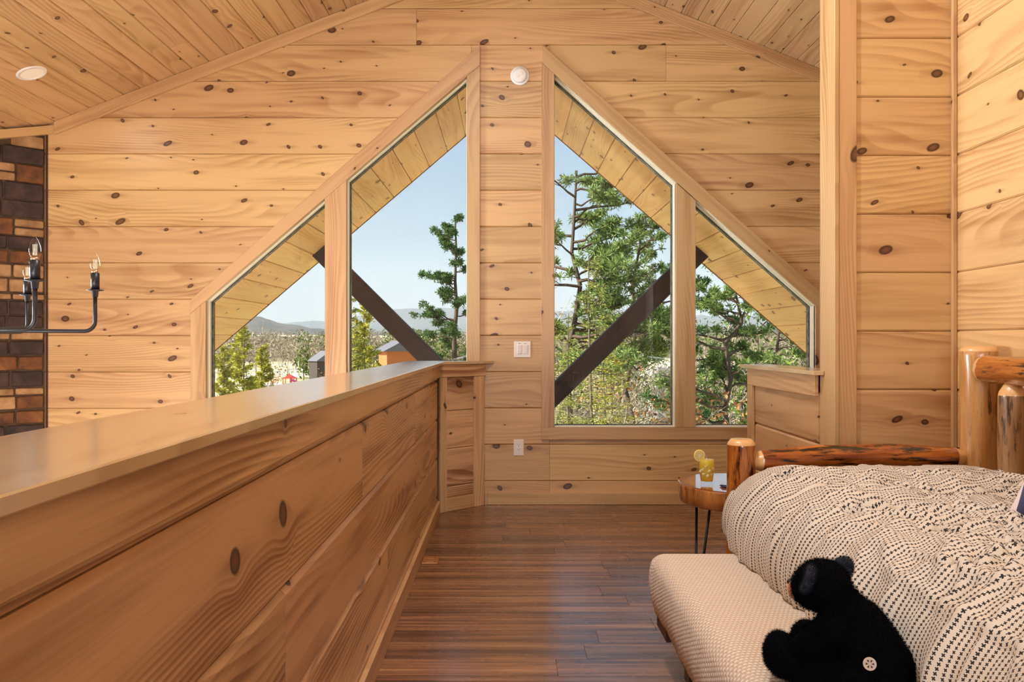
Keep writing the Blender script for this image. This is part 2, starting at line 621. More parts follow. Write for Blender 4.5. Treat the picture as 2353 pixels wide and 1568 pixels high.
wall_far_V, wall_far_F = [], []
far_planks = []
zr_l = RZ - SLL * (RX0 - CORNER_L)
zr_r = RZ - SLR * (CORNER_R - RX0)
brk_l = [ZB, LZK, LZT, zr_l]
brk_r = [ZB, RZK, RZT, zr_r]
k = math.floor((ZLOW - SEAM0) / PITCH)
while SEAM0 + k * PITCH < RZ - 0.03:
    a, b = SEAM0 + k * PITCH, min(SEAM0 + (k + 1) * PITCH, RZ - 0.004)
    a = max(a, ZLOW)
    g = 0.0008
    row = []
    row.append(row_segs(a + g, b - g, lambda z, u: roof_xl(z), lambda z, u: min(left_limit(z, u), roof_xr(z)) - g, brk_l))
    if b > 0:
        row.append(row_segs(a + g, b - g, lambda z, u: max(LR, roof_xl(z)) + g, lambda z, u: min(R0, roof_xr(z)) - g, []))
        row.append(row_segs(a + g, b - g, lambda z, u: max(right_limit(z, u), roof_xl(z)) + g, lambda z, u: roof_xr(z), brk_r))
    else:
        row[0] = row_segs(a + g, b - g, lambda z, u: CORNER_L, lambda z, u: -0.6, [])
    if a > LZT - 0.25 and a > LZT - 0.02:     # rows above the windows run through, with the butt joints of the photo
        jx = {9: [WX(957)]}.get(k, [])
        cuts = [None] + jx + [None]
        row = []
        for i in range(len(cuts) - 1):
            lo = (lambda z, u, c=cuts[i]: roof_xl(z) if c is None else c + g)
            hi = (lambda z, u, c=cuts[i + 1]: roof_xr(z) if c is None else c - g)
            row.append(row_segs(a + g, b - g, lo, hi, [zr_l, zr_r]))
    if k == 8:
        j8 = WX(1530)
        q = row.pop()
        row += [row_segs(a + g, b - g, lambda z, u: max(right_limit(z, u), roof_xl(z)) + g, lambda z, u: max(j8 - g, right_limit(z, u) + 0.01), brk_r),
                row_segs(a + g, b - g, lambda z, u: j8 + g, lambda z, u: roof_xr(z), [])]
    for s in row:
        far_planks.append(s)
        V, F = plank_geo([(q[0] - (g if i == 0 else 0), q[1] - 0.001, q[2] + 0.001) for i, q in enumerate(s)], 0.12, 0.0, -0.019)
        o_ = len(wall_far_V)
        wall_far_V += V
        wall_far_F += [tuple(i + o_ for i in f) for f in F]
    k += 1
wall_far = mobj('wall_far', pymesh('wall_far', wall_far_V, wall_far_F), m_core, None, F_WALL(YW))
tag(wall_far, 'tall gable end wall of horizontal knotty pine boards around the windows', kind='structure')
for s in far_planks:
    plank(wall_far, m_wall, F_WALL(YW), s, 0.018, 0.0055)

# ---- right wall, alcove wall, post
wall_right = box('wall_right', (XR + 0.018, YB, -0.2), (XR + 0.12, YN + 0.05, 3.2), m_core, None, 0)
tag(wall_right, 'right wall of horizontal pine boards behind the log daybed', kind='structure')
rows(wall_right, m_wall, F_RIGHT(XR), -YN, -0.2, 0.0, 3.15, PITCH, phase=SEAM0, joints={})
wall_alcove = box('wall_alcove', (1.44, YN + 0.018, -0.2), (CORNER_R, YN + 0.10, 3.3), m_core, None, 0)
tag(wall_alcove, 'narrow pine board wall between the post and the right wall', kind='structure')
rows(wall_alcove, m_wall, F_WALL(YN), 1.47, XR, 0.0, 3.28, PITCH, phase=SEAM0, joints={})
corner = grain_box('trim_1', (XR - 0.020, YN - 0.020, 0.0), (XR - 0.001, YN, 3.2), m_trim, None, (0, 0, 1))
tag(corner, 'slim vertical corner strip between the two boarded walls', kind='structure')
post = empty('trim_2', (1.44, 3.69, 0), 'square pine post at the end of the stair half wall', kind='structure')
grain_box('post_face', (1.414, 3.609, 0.0), (1.490, 3.628, 3.27), m_trim, post, (0, 0, 1))
grain_box('post_side', (1.394, 3.606, 0.0), (1.4135, 3.776, 3.27), m_trim, post, (0, 0, 1))
grain_box('post_core', (1.4135, 3.628, 0.0), (1.470, 3.776, 3.27), m_trim, post, (0, 0, 1))

# ---- shell outside the view: left, rear and stair walls, lower walls and floors
def wall_with_hole(name, axis, pos, th, a0, a1, z0, z1, holes, mat, label):
    """a wall across axis ('x' or 'y') made of slabs round rectangular window holes"""
    bm = bmesh.new()
    xs = sorted({a0, a1} | {h[0] for h in holes} | {h[1] for h in holes})
    zs = sorted({z0, z1} | {h[2] for h in holes} | {h[3] for h in holes})
    for i in range(len(xs) - 1):
        for j in range(len(zs) - 1):
            cx, cz = (xs[i] + xs[i + 1]) / 2, (zs[j] + zs[j + 1]) / 2
            if any(h[0] < cx < h[1] and h[2] < cz < h[3] for h in holes):
                continue
            if axis == 'x':
                box_bm(bm, (pos, xs[i], zs[j]), (pos + th, xs[i + 1], zs[j + 1]))
            else:
                box_bm(bm, (xs[i], pos, zs[j]), (xs[i + 1], pos + th, zs[j + 1]))
    o = mobj(name, bm_to_mesh(bm, name), mat)
    return tag(o, label, kind='structure')


m_pine_plain = plain('pine_plain', S(206, 184, 156), 0.5)
wall_with_hole('wall_left', 'x', XL - 0.15, 0.15, YB, 6.0, ZLOW, 2.5, [(3.0, 4.4, -1.3, 1.9)], m_pine_plain, 'left pine wall of the great room with a large window')  # the opening is made up to hold the side fill light
wall_with_hole('wall_rear', 'y', YB - 0.15, 0.15, XL - 0.15, 2.9, ZLOW, 4.0, [(-3.8, -0.6, -2.5, -0.6), (-0.43, 0.59, 0.3, 2.6)], m_pine_plain, 'rear pine wall of the cabin behind the camera')  # both openings are made up to hold the rear fill lights
tag(box('wall_stair', (CORNER_R, YN, -0.2), (CORNER_R + 0.12, 6.0, 3.2), m_pine_plain, None, 0), 'pine wall on the far side of the stairwell', kind='structure')
tag(box('wall_lower', (-0.66, YB, ZLOW), (-0.60, 5.85, -0.2), m_pine_plain, None, 0), 'pine wall under the loft edge', kind='structure')
tag(box('floor_lower', (XL - 0.15, YB - 0.15, ZLOW - 0.15), (-0.6, 5.83, ZLOW), m_pine_plain, None, 0), 'great room floor below the loft', kind='structure')
for nm, ax, pos, h in (('added_window_5', 'x', XL - 0.08, (3.0, 4.4, -1.3, 1.9)), ('added_window_6', 'y', YB - 0.08, (-3.8, -0.6, -2.5, -0.6)), ('added_window_7', 'y', YB - 0.08, (-0.43, 0.59, 0.3, 2.6))):
    w = empty(nm, (0, 0, 0), 'window of the cabin outside the picture', kind='structure')  # made-up windows framing the fill lights, out of view
    bm = bmesh.new()
    for (p, q, r, s) in ((h[0], h[0] + 0.06, h[2], h[3]), (h[1] - 0.06, h[1], h[2], h[3]), (h[0], h[1], h[2], h[2] + 0.06), (h[0], h[1], h[3] - 0.06, h[3]), ((h[0] + h[1]) / 2 - 0.03, (h[0] + h[1]) / 2 + 0.03, h[2], h[3])):
        if ax == 'x':
            box_bm(bm, (pos, p, r), (pos + 0.05, q, s))
        else:
            box_bm(bm, (p, pos, r), (q, pos + 0.05, s))
    mobj('window_frame', bm_to_mesh(bm, 'window_frame'), m_vinyl, w)
    if ax == 'x':
        box('pane', (pos + 0.02, h[0] + 0.05, h[2] + 0.05), (pos + 0.028, h[1] - 0.05, h[3] - 0.05), m_glass, w, 0)
    else:
        box('pane', (h[0] + 0.05, pos + 0.02, h[2] + 0.05), (h[1] - 0.05, pos + 0.028, h[3] - 0.05), m_glass, w, 0)

# ---- floor of the loft
floor = box('floor', (-0.66, YB, -0.2), (CORNER_R, YW, -0.006), m_gap, None, 0)
tag(floor, 'brown wood look vinyl plank floor of the loft', kind='structure')
rows(floor, m_floor, F_UP, -0.44, XR, 0.3, YW - 0.001, 0.1485, phase=3.866, stagger=1.22, t=0.006, c=0.0, gap=0.0012)

# ---- ceiling
ceil = empty('ceiling', (0, 0, 0), 'vaulted ceiling of narrow pine tongue and groove boards', kind='structure')
aL, aR = math.atan(SLL), math.atan(SLR)
FCL = frame_from((RX0, 0, RZ), (0, 1, 0), (math.cos(aL), 0, math.sin(aL)), (math.sin(aL), 0, -math.cos(aL)))
FCR = frame_from((RX0, 0, RZ), (0, -1, 0), (-math.cos(aR), 0, math.sin(aR)), (-math.sin(aR), 0, -math.cos(aR)))
lenL, lenR = (RX0 - XL + 0.1) / math.cos(aL), (CORNER_R + 0.15 - RX0) / math.cos(aR)
vphL = (-3.096 - RX0) / math.cos(aL)
vphR = -(1.538 - RX0) / math.cos(aR)
jl = {}
for kk in range(-14, 27):
    jl[kk] = [random.uniform(0.5, 4.2)]
jl[8] = [5.42]
rows(ceil, m_ceil, FCL, YB, YW - 0.001, -lenL, -0.004, 0.1262, joints=jl, phase=vphL, t=0.018, c=0.005)
rows(ceil, m_ceil, FCR, -YW + 0.001, -YB, -lenR, -0.004, 0.1222, joints={kk: [-random.uniform(0.6, 4.3)] for kk in range(-14, 20)}, phase=vphR, t=0.018, c=0.005)
for nm, F, ln in (('roof_deck', FCL, lenL), ('roof_deck', FCR, lenR)):
    V, F_ = plank_geo([(-ln, -7.5, 7.5), (0.03, -7.5, 7.5)], 0.12, 0.0, -0.0185)
    V = [(min(max(u, YB - 0.2 if F is FCL else -YW - 0.10), YW + 0.10 if F is FCL else -YB + 0.2), v, w) for u, v, w in V]
    mobj(nm, pymesh(nm, V, F_), m_core, ceil, F)

# rake trim under the ceiling on the gable wall
tw = 0.082
for nm, s, x0, x1, a in (('trim_3', 1, -3.10, RX0, aL), ('trim_4', -1, RX0, CORNER_R, -aR)):
    d = tw / math.cos(abs(a))
    poly = [(x0, roof_z(x0) - d), (x1, roof_z(x1) - d), (x1, roof_z(x1) - 0.001), (x0, roof_z(x0) - 0.001)]
    o = prism(nm, poly, 0.0, 0.022, F_WALL(YW), m_trim, None, a)
    tag(o, 'sloping pine rake board under the %s ceiling slope' % ('left' if s > 0 else 'right'), kind='structure')

# baseboard of the gable wall
o = grain_box('baseboard_far', (-0.13, YW - 0.020, 0.0), (1.34, YW, 0.080), m_trim, None, (1, 0, 0))
tag(o, 'low pine baseboard along the gable wall', kind='structure')

# ------------------------------------------------------------------ windows of the gable wall
def wp(poly): return [(WX(a), WZ(b)) for a, b in poly]


def offset_poly(poly, d):
    """inward offset of a convex polygon given clockwise or counter-clockwise"""
    n = len(poly)
    area = sum(poly[i][0] * poly[(i + 1) % n][1] - poly[(i + 1) % n][0] * poly[i][1] for i in range(n))
    sg = 1 if area > 0 else -1
    lines = []
    for i in range(n):
        (x0, y0), (x1, y1) = poly[i], poly[(i + 1) % n]
        L = math.hypot(x1 - x0, y1 - y0)
        nx, ny = -(y1 - y0) / L * sg, (x1 - x0) / L * sg
        lines.append((nx, ny, nx * x0 + ny * y0 + d))
    res = []
    for i in range(n):
        a1, b1, c1 = lines[i - 1]
        a2, b2, c2 = lines[i]
        det = a1 * b2 - a2 * b1
        res.append(((c1 * b2 - c2 * b1) / det, (a1 * c2 - a2 * c1) / det))
    return res


def bars(name, poly, d0, d1, w0, w1, mat, parent, frame, bevel=0.0015):
    """a frame: one bar object for each side of the polygon, mitred"""
    A, B = offset_poly(poly, d0), offset_poly(poly, d1)
    n = len(poly)
    for i in range(n):
        j = (i + 1) % n
        ang = math.atan2(A[j][1] - A[i][1], A[j][0] - A[i][0])
        prism(name, [A[i], A[j], B[j], B[i]], w0, w1, frame, mat, parent, ang, bevel)


FW = F_WALL(YW)
for nm, poly, lab in (('window_1', W1, 'low slanted window pane at the left end of the gable'), ('window_2', W2, 'tall slanted window left of the centre boards'),
                      ('window_3', W3, 'tall slanted window right of the light switch'), ('window_4', W4, 'low slanted window behind the stair half wall')):
    w = empty(nm, (0, 0, 0), lab, kind='structure')
    P = wp(poly)
    bars('frame_bar', P, -0.020, 0.0, -0.075, 0.0, m_vinyl, w, FW)                # jamb liner
    bars('sash_bar', P, -0.0195, 0.006, -0.080, -0.045, m_vinyl, w, FW)
    bars('gasket', P, -0.0195, 0.0085, -0.086, -0.0805, m_rubber, w, FW, 0)
    g_ = offset_poly(P, 0.002)
    prism('pane', g_, -0.094, -0.0865, FW, m_glass, w, 0, 0)
    bars('exterior_stop', P, -0.0195, 0.007, -0.150, -0.0945, m_weather, w, FW)

# casings: each board is its own piece of trim
CAS = [
    ('trim_5', [(1103, 108), (1103, 152.5), (475, 692), (440, 722), (440, 690)], math.atan(0.87), 0.024, 'sloping casing board over the left pair of windows'),
    ('trim_6', [(1073, 178), (1103, 152.5), (1103, 982), (1073, 982)], math.pi / 2, 0.021, 'upright casing board left of the smoke detector wall'),
    ('trim_7', [(440, 722), (475, 692), (475, 982), (440, 982)], math.pi / 2, 0.021, 'upright casing board at the far left window end'),
    ('trim_8', [(748, 457.5), (797, 415.5), (797, 982), (748, 982)], math.pi / 2, 0.023, 'upright mullion board between the two left windows'),
    ('trim_9', [(440, 982), (1103, 982), (1103, 1010), (440, 1010)], 0, 0.021, 'sill casing board under the left windows'),
    ('trim_10', [(1247, 106), (1247, 148), (1273, 172), (1872, 703), (1905, 732), (1905, 692)], -math.atan(0.89), 0.024, 'sloping casing board over the right pair of windows'),
    ('trim_11', [(1244, 146), (1273, 172), (1273, 982), (1244, 982)], math.pi / 2, 0.021, 'upright casing board right of the light switch'),
    ('trim_12', [(1552, 421.5), (1597, 462), (1597, 982), (1552, 982)], math.pi / 2, 0.023, 'upright mullion board between the two right windows'),
    ('trim_13', [(1872, 703), (1905, 732), (1905, 982), (1872, 982)], math.pi / 2, 0.021, 'upright casing board at the far right window end'),
    ('trim_14', [(1244, 982), (1905, 982), (1905, 1010), (1244, 1010)], 0, 0.021, 'sill casing board under the right windows'),
]
for nm, poly, ang, th, lab in CAS:
    o = prism(nm, wp(poly), -0.019, th, FW, m_trim, None, ang, 0.0015)
    tag(o, lab, kind='structure')

# ------------------------------------------------------------------ loft railing wall on the left
XP = -0.448                       # face of its boards
rail = box('wall_railing', (-0.645, 0.05, 0.0), (XP - 0.019, 5.54, 0.966), m_core, None, 0)
tag(rail, 'waist high pine board half wall with a glossy cap along the loft edge', kind='structure')
FR = F_LEFT(XP)
rows(rail, m_rail, FR, 0.05, 5.485, 0.0, 0.90, PITCH, phase=0.61 - 0.5, joints={1: [1.72], 2: [2.64, 4.15], 0: [3.2], -1: [2.2]}, c=0.011, gap=0.003)
grain_box('rail_board', (XP, 0.05, 0.886), (-0.430, 5.515, 0.9665), m_rail, rail, (0, 1, 0))
grain_box('baseboard', (XP, 0.05, 0.0), (-0.430, 2.35, 0.085), m_trim, rail, (0, 1, 0))
grain_box('baseboard', (XP, 2.352, 0.0), (-0.430, 5.50, 0.085), m_trim, rail, (0, 1, 0))
# cap: straight run and 45 degree return
cA, cB = 5.555, 5.80
FU = frame_from((0, 0, 0.967), (1, 0, 0), (0, 1, 0), (0, 0, 1))
prism('cap_board', [(-0.672, 0.05), (-0.410, 0.05), (-0.410, 5.515), (-0.672, 5.62)], 0, 0.019, FU, m_cap, rail, math.pi / 2, 0.002)
prism('cap_board', [(-0.6715, 5.6215), (-0.4095, 5.517), (-0.085, 5.829), (-0.6715, 5.829)], 0, 0.019, FU, m_cap, rail, math.radians(44), 0.002)
# the 45 degree return panel
A_, B_ = Vector((-0.430, 5.52, 0)), Vector((-0.140, 5.81, 0))
du_ = (B_ - A_).normalized()
FA = frame_from(A_, du_, (0, 0, 1), du_.cross(Vector((0, 0, 1))))
LA = (B_ - A_).length
ret = prism('return_core', [(-0.10, 0), (LA - 0.03, 0), (LA - 0.03, 0.966), (-0.10, 0.966)], -0.12, -0.039, FA, m_core, rail, 0, 0)
rows(rail, m_rail, FA @ Matrix.Translation((0, 0, -0.018)), 0.02, LA - 0.02, 0.0, 0.90, PITCH, phase=SEAM0 - 1.0, c=0.006)
prism('stile', [(0.0, 0), (0.058, 0), (0.058, 0.884), (0.0, 0.884)], -0.018, 0.0, FA, m_rail, rail, math.pi / 2)
prism('stile', [(LA - 0.105, 0), (LA - 0.012, 0), (LA - 0.012, 0.884), (LA - 0.105, 0.884)], -0.018, 0.0, FA, m_rail, rail, math.pi / 2)
prism('rail_board', [(0.0, 0.885), (LA - 0.005, 0.885), (LA - 0.005, 0.966), (0.0, 0.966)], -0.018, 0.003, FA, m_rail, rail, 0)
prism('baseboard', [(0.059, 0), (LA - 0.106, 0), (LA - 0.106, 0.085), (0.059, 0.085)], -0.018, 0.0, FA, m_trim, rail, 0)

# ------------------------------------------------------------------ stair half wall on the right
XH = 1.388
half = box('wall_stair_rail', (XH + 0.020, 3.78, 0.0), (XH + 0.11, 4.79, 0.966), m_core, None, 0)
tag(half, 'short pale half wall with cap running to the post', kind='structure')
FH = F_RIGHT(XH)
rows(half, m_wall, FH, -4.74, -3.779, 0.0, 0.89, PITCH, phase=SEAM0, c=0.010)
grain_box('rail_board', (XH - 0.019, 3.774, 0.872), (XH, 4.830, 0.9665), m_trim, half, (0, 1, 0))
grain_box('stile', (XH - 0.019, 4.742, 0.0), (XH, 4.830, 0.871), m_trim, half, (0, 0, 1))
grain_box('end_board', (XH + 0.0005, 4.795, 0.0), (XH + 0.11, 4.815, 0.966), m_trim, half, (0, 0, 1))
grain_box('baseboard', (XH - 0.019, 3.779, 0.0), (XH, 4.741, 0.085), m_trim, half, (0, 1, 0))
grain_box('cap_board', (XH - 0.043, 3.72, 0.967), (XH + 0.004, 4.90, 0.986), m_cap, half, (0, 1, 0))
grain_box('cap_board', (XH + 0.005, 3.779, 0.967), (XH + 0.14, 4.90, 0.986), m_cap, half, (0, 1, 0))

# ------------------------------------------------------------------ corner stone chimney
CHD = Vector((-0.70711, -0.70711, 0))
FCH = frame_from((-3.168, YW - 0.002, 0), -CHD, (0, 0, 1), (-CHD).cross(Vector((0, 0, 1))))      # u runs from the room corner backwards (negative)


def mat_stone(name, cols, seed):
    t = NT(name)
    o = t.n('TexCoord').outputs['Object']
    r = t.n('ObjectInfo').outputs['Random']
    P = t.vm('ADD', o, t.comb(t.m('MULTIPLY', r, 50.0), t.m('MULTIPLY', r, 31.0), seed))
    n = t.noise(P, 9.0, 5.0, 0.65)
    n2 = t.noise(P, 60.0, 3.0, 0.7)
    c = t.ramp(n, [(0.30, cols[0]), (0.50, cols[1]), (0.70, cols[2])])
    c = t.mix(t.m('MULTIPLY', n2, 0.35), c, (*cols[0], 1))
    h = t.m('ADD', n, t.m('MULTIPLY', n2, 0.5))
    return t.bsdf(c, 0.75, bump=h, bump_d=0.006, strength=0.8)


m_st_dark = mat_stone('dark_stone', [S(34, 22, 20), S(62, 44, 40), S(88, 64, 52)], 1.0)
m_st_brown = mat_stone('brown_stone', [S(72, 42, 20), S(118, 72, 34), S(150, 98, 52)], 4.0)
m_st_tan = mat_stone('tan_stone', [S(126, 92, 56), S(170, 130, 86), S(196, 158, 112)], 8.0)
m_mortar = mat_stone('brown_mortar', [S(58, 40, 26), S(84, 60, 38), S(100, 74, 48)], 2.0)
chim = empty('chimney', tuple(FCH @ Vector((-0.9, ZLOW, 0))), 'corner chimney of mixed brown and tan stones left of the gable wall', 'chimney')
CW = 1.86
prism('mortar_core', [(-0.004, ZLOW), (-CW, ZLOW), (-CW, roof_z(-3.168 - CW * 0.707) - 0.02), (-0.004, roof_z(-3.16) - 0.03)], -0.012, 0.0, FCH, m_mortar, chim, 0, 0)
# courses as the photo shows them from the ceiling down: (top y, bottom y, stones from the corner outwards as (kind, width))
COURSES = [
    (286, 315, 'dt'),    (318, 345, 'tt'), (347, 383, 'dd'), (386, 425, 'b2'), (428, 465, 'dd'), (468, 506, 'dd'), (510, 546, '2b'), (549, 578, 'dd'),
    (582, 608, 'bb'), (613, 640, 'tt'), (645, 673, 'tt'), (679, 690, 'tt'), (694, 725, 'dd'), (728, 754, 'dd'), (759, 780, 'tt'),
    (785, 815, 'dd'), (819, 849, 'bb'), (853, 887, 'dd'), (891, 905, 'tt'), (909, 936, 'bt'), (943, 970, 'bb'), (974, 1004, 'dd'),
    (1008, 1040, 'tb'), (1044, 1074, 'bb'), (1078, 1108, 'dd'), (1112, 1128, 'tt'), (1132, 1164, 'db'), (1168, 1200, 'bb')]
y_ = 1204
while y_ < 1520:
    h_ = random.choice((16, 30, 32, 36))
    COURSES.append((y_, y_ + h_, random.choice(('dd', 'bb', 'tb', 'bt', 'dt'))))
    y_ += h_ + 4
ST = {'d': m_st_dark, 'b': m_st_brown, 't': m_st_tan}


def stone(u0, u1, z0, z1, kind, proud):
    if u1 - u0 < 0.03:
        return
    bm = bmesh.new()
    hw, hh, d = (u1 - u0) / 2, (z1 - z0) / 2, proud
    box_bm(bm, (-hw, -hh, -0.02), (hw, hh, d), min(0.007, hh * 0.3))
    for v in bm.verts:
        n = noise.noise_vector(Vector((v.co.x * 9 + u0 * 31, v.co.y * 9 + z0 * 17, v.co.z * 20)))
        v.co += Vector((n.x * 0.004, n.y * 0.003, n.z * 0.004 if v.co.z > 0 else 0))
    mobj('stone', bm_to_mesh(bm, 'stone'), ST[kind], chim, FCH @ Matrix.Translation((-(u0 + u1) / 2, (z0 + z1) / 2, 0)))


for yt, yb, ks in COURSES:
    z0, z1 = WZ(yb), WZ(yt)
    u = 0.012 + random.uniform(0, 0.006)
    i = 0
    while u < CW - 0.05:
        kd = ks[i] if i < 2 else random.choice('dbt' if ks[0] != 't' else 'tdb')
        w = random.uniform(0.13, 0.30) if i else random.uniform(0.15, 0.21)
        if kd in 'd': w *= 1.25
        u1 = min(u + w, CW - 0.01)
        if kd == '2':
            zm = (z0 + z1) / 2
            stone(u, u1, z0, zm - 0.006, 't', random.uniform(0.012, 0.02))
            stone(u, u1, zm + 0.006, z1, 't', random.uniform(0.012, 0.02))
        else:
            xs = -3.168 - u1 * 0.707
            if z1 < roof_z(xs) - 0.012:
                stone(u, u1, z0, z1, kd, random.uniform(0.010, 0.022))
        u = u1 + 0.012
        i += 1
# small upright trim in the corner and the board over the stones
o = grain_box('trim_15', (-3.163, YW - 0.012, -0.6), (-3.150, YW - 0.0005, 2.60), m_gap, None, (0, 0, 1))
tag(o, 'dark joint strip between the stones and the pine wall', kind='structure')
za, zb2 = roof_z(-3.135), roof_z(-3.168 - CW * 0.707)
o = prism('trim_16', [(0.06, za - 0.062), (-CW, zb2 - 0.055), (-CW, zb2 - 0.003), (0.06, za - 0.003)], 0.0, 0.055, FCH, m_trim, None, math.atan2(za - zb2, CW + 0.06), 0.0015)
tag(o, 'pine board over the top of the stone chimney', kind='structure')

# ------------------------------------------------------------------ small fittings
FWs = F_WALL(YW - 0.0)
sd_c = (WX(1194.5), WZ(175))
sd = empty('smoke_detector', (sd_c[0], YW, sd_c[1]), 'round white smoke detector high on the boards between the windows', 'smoke detector')
Msd = Matrix.Translation((sd_c[0], YW, sd_c[1])) @ Matrix.Rotation(math.pi / 2, 4, 'X')
lathe_obj('base', [(0.064, 0.0), (0.0655, 0.006), (0.063, 0.012), (0.052, 0.0135)], m_white, sd, Msd, 40)
lathe_obj('cover', [(0.051, 0.012), (0.050, 0.026), (0.045, 0.034), (0.030, 0.037), (0.026, 0.0365)], m_white, sd, Msd, 40)
for i in range(14):
    a = i / 14 * 2 * math.pi
    box('vent_slot', (-0.006, -0.0012, 0), (0.006, 0.0012, 0.003), m_rubber, sd, 0, Msd @ Matrix.Rotation(a, 4, 'Z') @ Matrix.Translation((0.0485, 0, 0.022)) @ Matrix.Rotation(math.pi / 2, 4, 'Z'))
lathe_obj('test_button', [(0.011, 0.036), (0.011, 0.0385), (0.009, 0.0395)], m_plate, sd, Msd @ Matrix.Translation((0.012, 0.008, 0)), 20)
box('latch', (-0.022, -0.004, 0.036), (-0.004, 0.004, 0.0385), m_plate, sd, 0.001, Msd @ Matrix.Rotation(0.9, 4, 'Z'))


def plate(name, px0, px1, py0, py1, label, cat):
    x0, x1, z0, z1 = WX(px0), WX(px1), WZ(py1), WZ(py0)
    r = empty(name, ((x0 + x1) / 2, YW, z0), label, cat)
    box('cover_plate', (x0, YW - 0.007, z0), (x1, YW - 0.0002, z1), m_plate, r, 0.0025)
    return r, x0, x1, z0, z1


sw, x0, x1, z0, z1 = plate('light_switch', 1181, 1219.5, 784.5, 822, 'double rocker light switch on the boards left of the tall window', 'light switch')
xm = (x0 + x1) / 2
for cx in (xm - 0.0195, xm + 0.0195):
    box('switch_frame', (cx - 0.0155, YW - 0.0085, z0 + 0.024), (cx + 0.0155, YW - 0.0068, z1 - 0.024), m_white, sw, 0.0006)
    bm = bmesh.new()
    box_bm(bm, (-0.013, -0.004, -0.030), (0.013, 0.002, 0.030), 0.0008)
    mobj('rocker', bm_to_mesh(bm, 'rocker'), m_plate, sw, Matrix.Translation((cx, YW - 0.0095, (z0 + z1) / 2)) @ Matrix.Rotation(0.05, 4, 'X'))
    box('indicator_print', (cx - 0.007, YW - 0.0075, z1 - 0.017), (cx + 0.007, YW - 0.0069, z1 - 0.0145), m_black, sw, 0)
    for zz in (z0 + 0.008, z1 - 0.008):
        lathe_obj('screw', [(0.0025, 0), (0.0025, 0.001)], m_white, sw, Matrix.Translation((cx, YW - 0.0068, zz)) @ Matrix.Rotation(math.pi / 2, 4, 'X'), 10)

ol, x0, x1, z0, z1 = plate('wall_outlet', 1180, 1203.5, 1010, 1047.5, 'duplex wall outlet low on the boards beside the angled railing end', 'outlet')
xm, zm = (x0 + x1) / 2, (z0 + z1) / 2
box('receptacle', (xm - 0.0165, YW - 0.0085, zm - 0.033), (xm + 0.0165, YW - 0.0068, zm + 0.033), m_white, ol, 0.0008)
for dz in (0.017, -0.015):
    for dx in (-0.006, 0.006):
        box('slot', (xm + dx - 0.0012, YW - 0.009, zm + dz), (xm + dx + 0.0012, YW - 0.0083, zm + dz + 0.008), m_rubber, ol, 0)
    box('slot', (xm - 0.0022, YW - 0.009, zm + dz - 0.009), (xm + 0.0022, YW - 0.0083, zm + dz - 0.005), m_rubber, ol, 0)

m_brass = plain('brown_floor_plate', S(170, 112, 62), 0.4, Metallic=0.3)
fo = empty('floor_outlet', (-0.385, 4.32, 0), 'small brown outlet plate lying flat on the floor against the baseboard', 'outlet')
box('cover_plate', (-0.426, 4.25, 0.0), (-0.347, 4.385, 0.006), m_brass, fo, 0.0015)
for yy in (4.285, 4.35):
    box('lid', (-0.408, yy - 0.024, 0.006), (-0.365, yy + 0.024, 0.0085), m_brass, fo, 0.001)

# recessed ceiling lights: the one in view, and added fill lights of its kind out of view
def mat_emit(name, col, st):
    t = NT(name)
    em = t.n('Emission', {'Color': (*col, 1), 'Strength': st})
    t.t.links.new(em.outputs[0], t.out.inputs[0])
    return t.mat


m_diff = mat_emit('light_diffuser', S(255, 214, 176), 0.9)


def recessed(y, v, F, label, power):
    p = F @ Vector((y, v, 0))
    r = empty('recessed_light', tuple(p), label, 'ceiling light', 'recessed ceiling lights')
    M = F @ Matrix.Translation((y, v, 0))
    lathe_obj('trim_ring', [(0.088, 0.0), (0.087, 0.004), (0.078, 0.007), (0.066, 0.0055), (0.064, 0.002)], m_white, r, M, 40, cap=False)
    lathe_obj('diffuser', [(0.0655, 0.0015), (0.0655, 0.0035)], m_diff, r, M, 40)
    d = bpy.data.lights.new('recessed_lamp', 'AREA')
    d.shape = 'DISK'; d.size = 0.12; d.energy = power; d.color = (0.95, 0.95, 1.0); d.spread = math.radians(170)
    o = bpy.data.objects.new('recessed_lamp', d)
    place(o, M @ Matrix.Translation((0, 0, 0.012)) @ Matrix.Rotation(math.pi, 4, 'X'), r)
    return r


vl = None
# light in view: photo (73,168); solve the ceiling point
kx, kz = (73 - VX) / FPX, (VY - 168) / FPX
yv = (RZ - CAMZ - SLL * RX0) / (kz - SLL * kx)
xv = kx * yv
recessed(yv, (xv - RX0) / math.cos(aL), FCL, 'round white recessed light in the left ceiling slope', 4)
recessed(0.9, (xv - RX0) / math.cos(aL), FCL, 'recessed light in the left ceiling slope out of sight above the railing', 10)  # this and the next two are unseen lamps added to brighten the loft
recessed(0.8, (-0.30 - RX0) / math.cos(aL), FCL, 'recessed light near the ridge out of sight above the camera', 20)
recessed(2.9, (-0.25 - RX0) / math.cos(aL), FCL, 'recessed light near the ridge out of sight above the loft floor', 54)

# ------------------------------------------------------------------ chandelier
def mat_bulb():
    t = NT('clear_bulb_glass')
    fr = t.n('LayerWeight', {'Blend': 0.5})
    tr = t.n('BsdfTransparent', {'Color': (0.985, 0.98, 0.97, 1)})
    gl = t.n('BsdfGlossy', {'Color': (1, 1, 1, 1), 'Roughness': 0.02})
    mx = t.n('MixShader', {0: t.m('MULTIPLY_ADD', t.m('POWER', fr.outputs['Facing'], 3.0), 0.28, 0.02), 1: tr.outputs[0], 2: gl.outputs[0]})
    t.t.links.new(mx.outputs[0], t.out.inputs[0])
    return t.mat


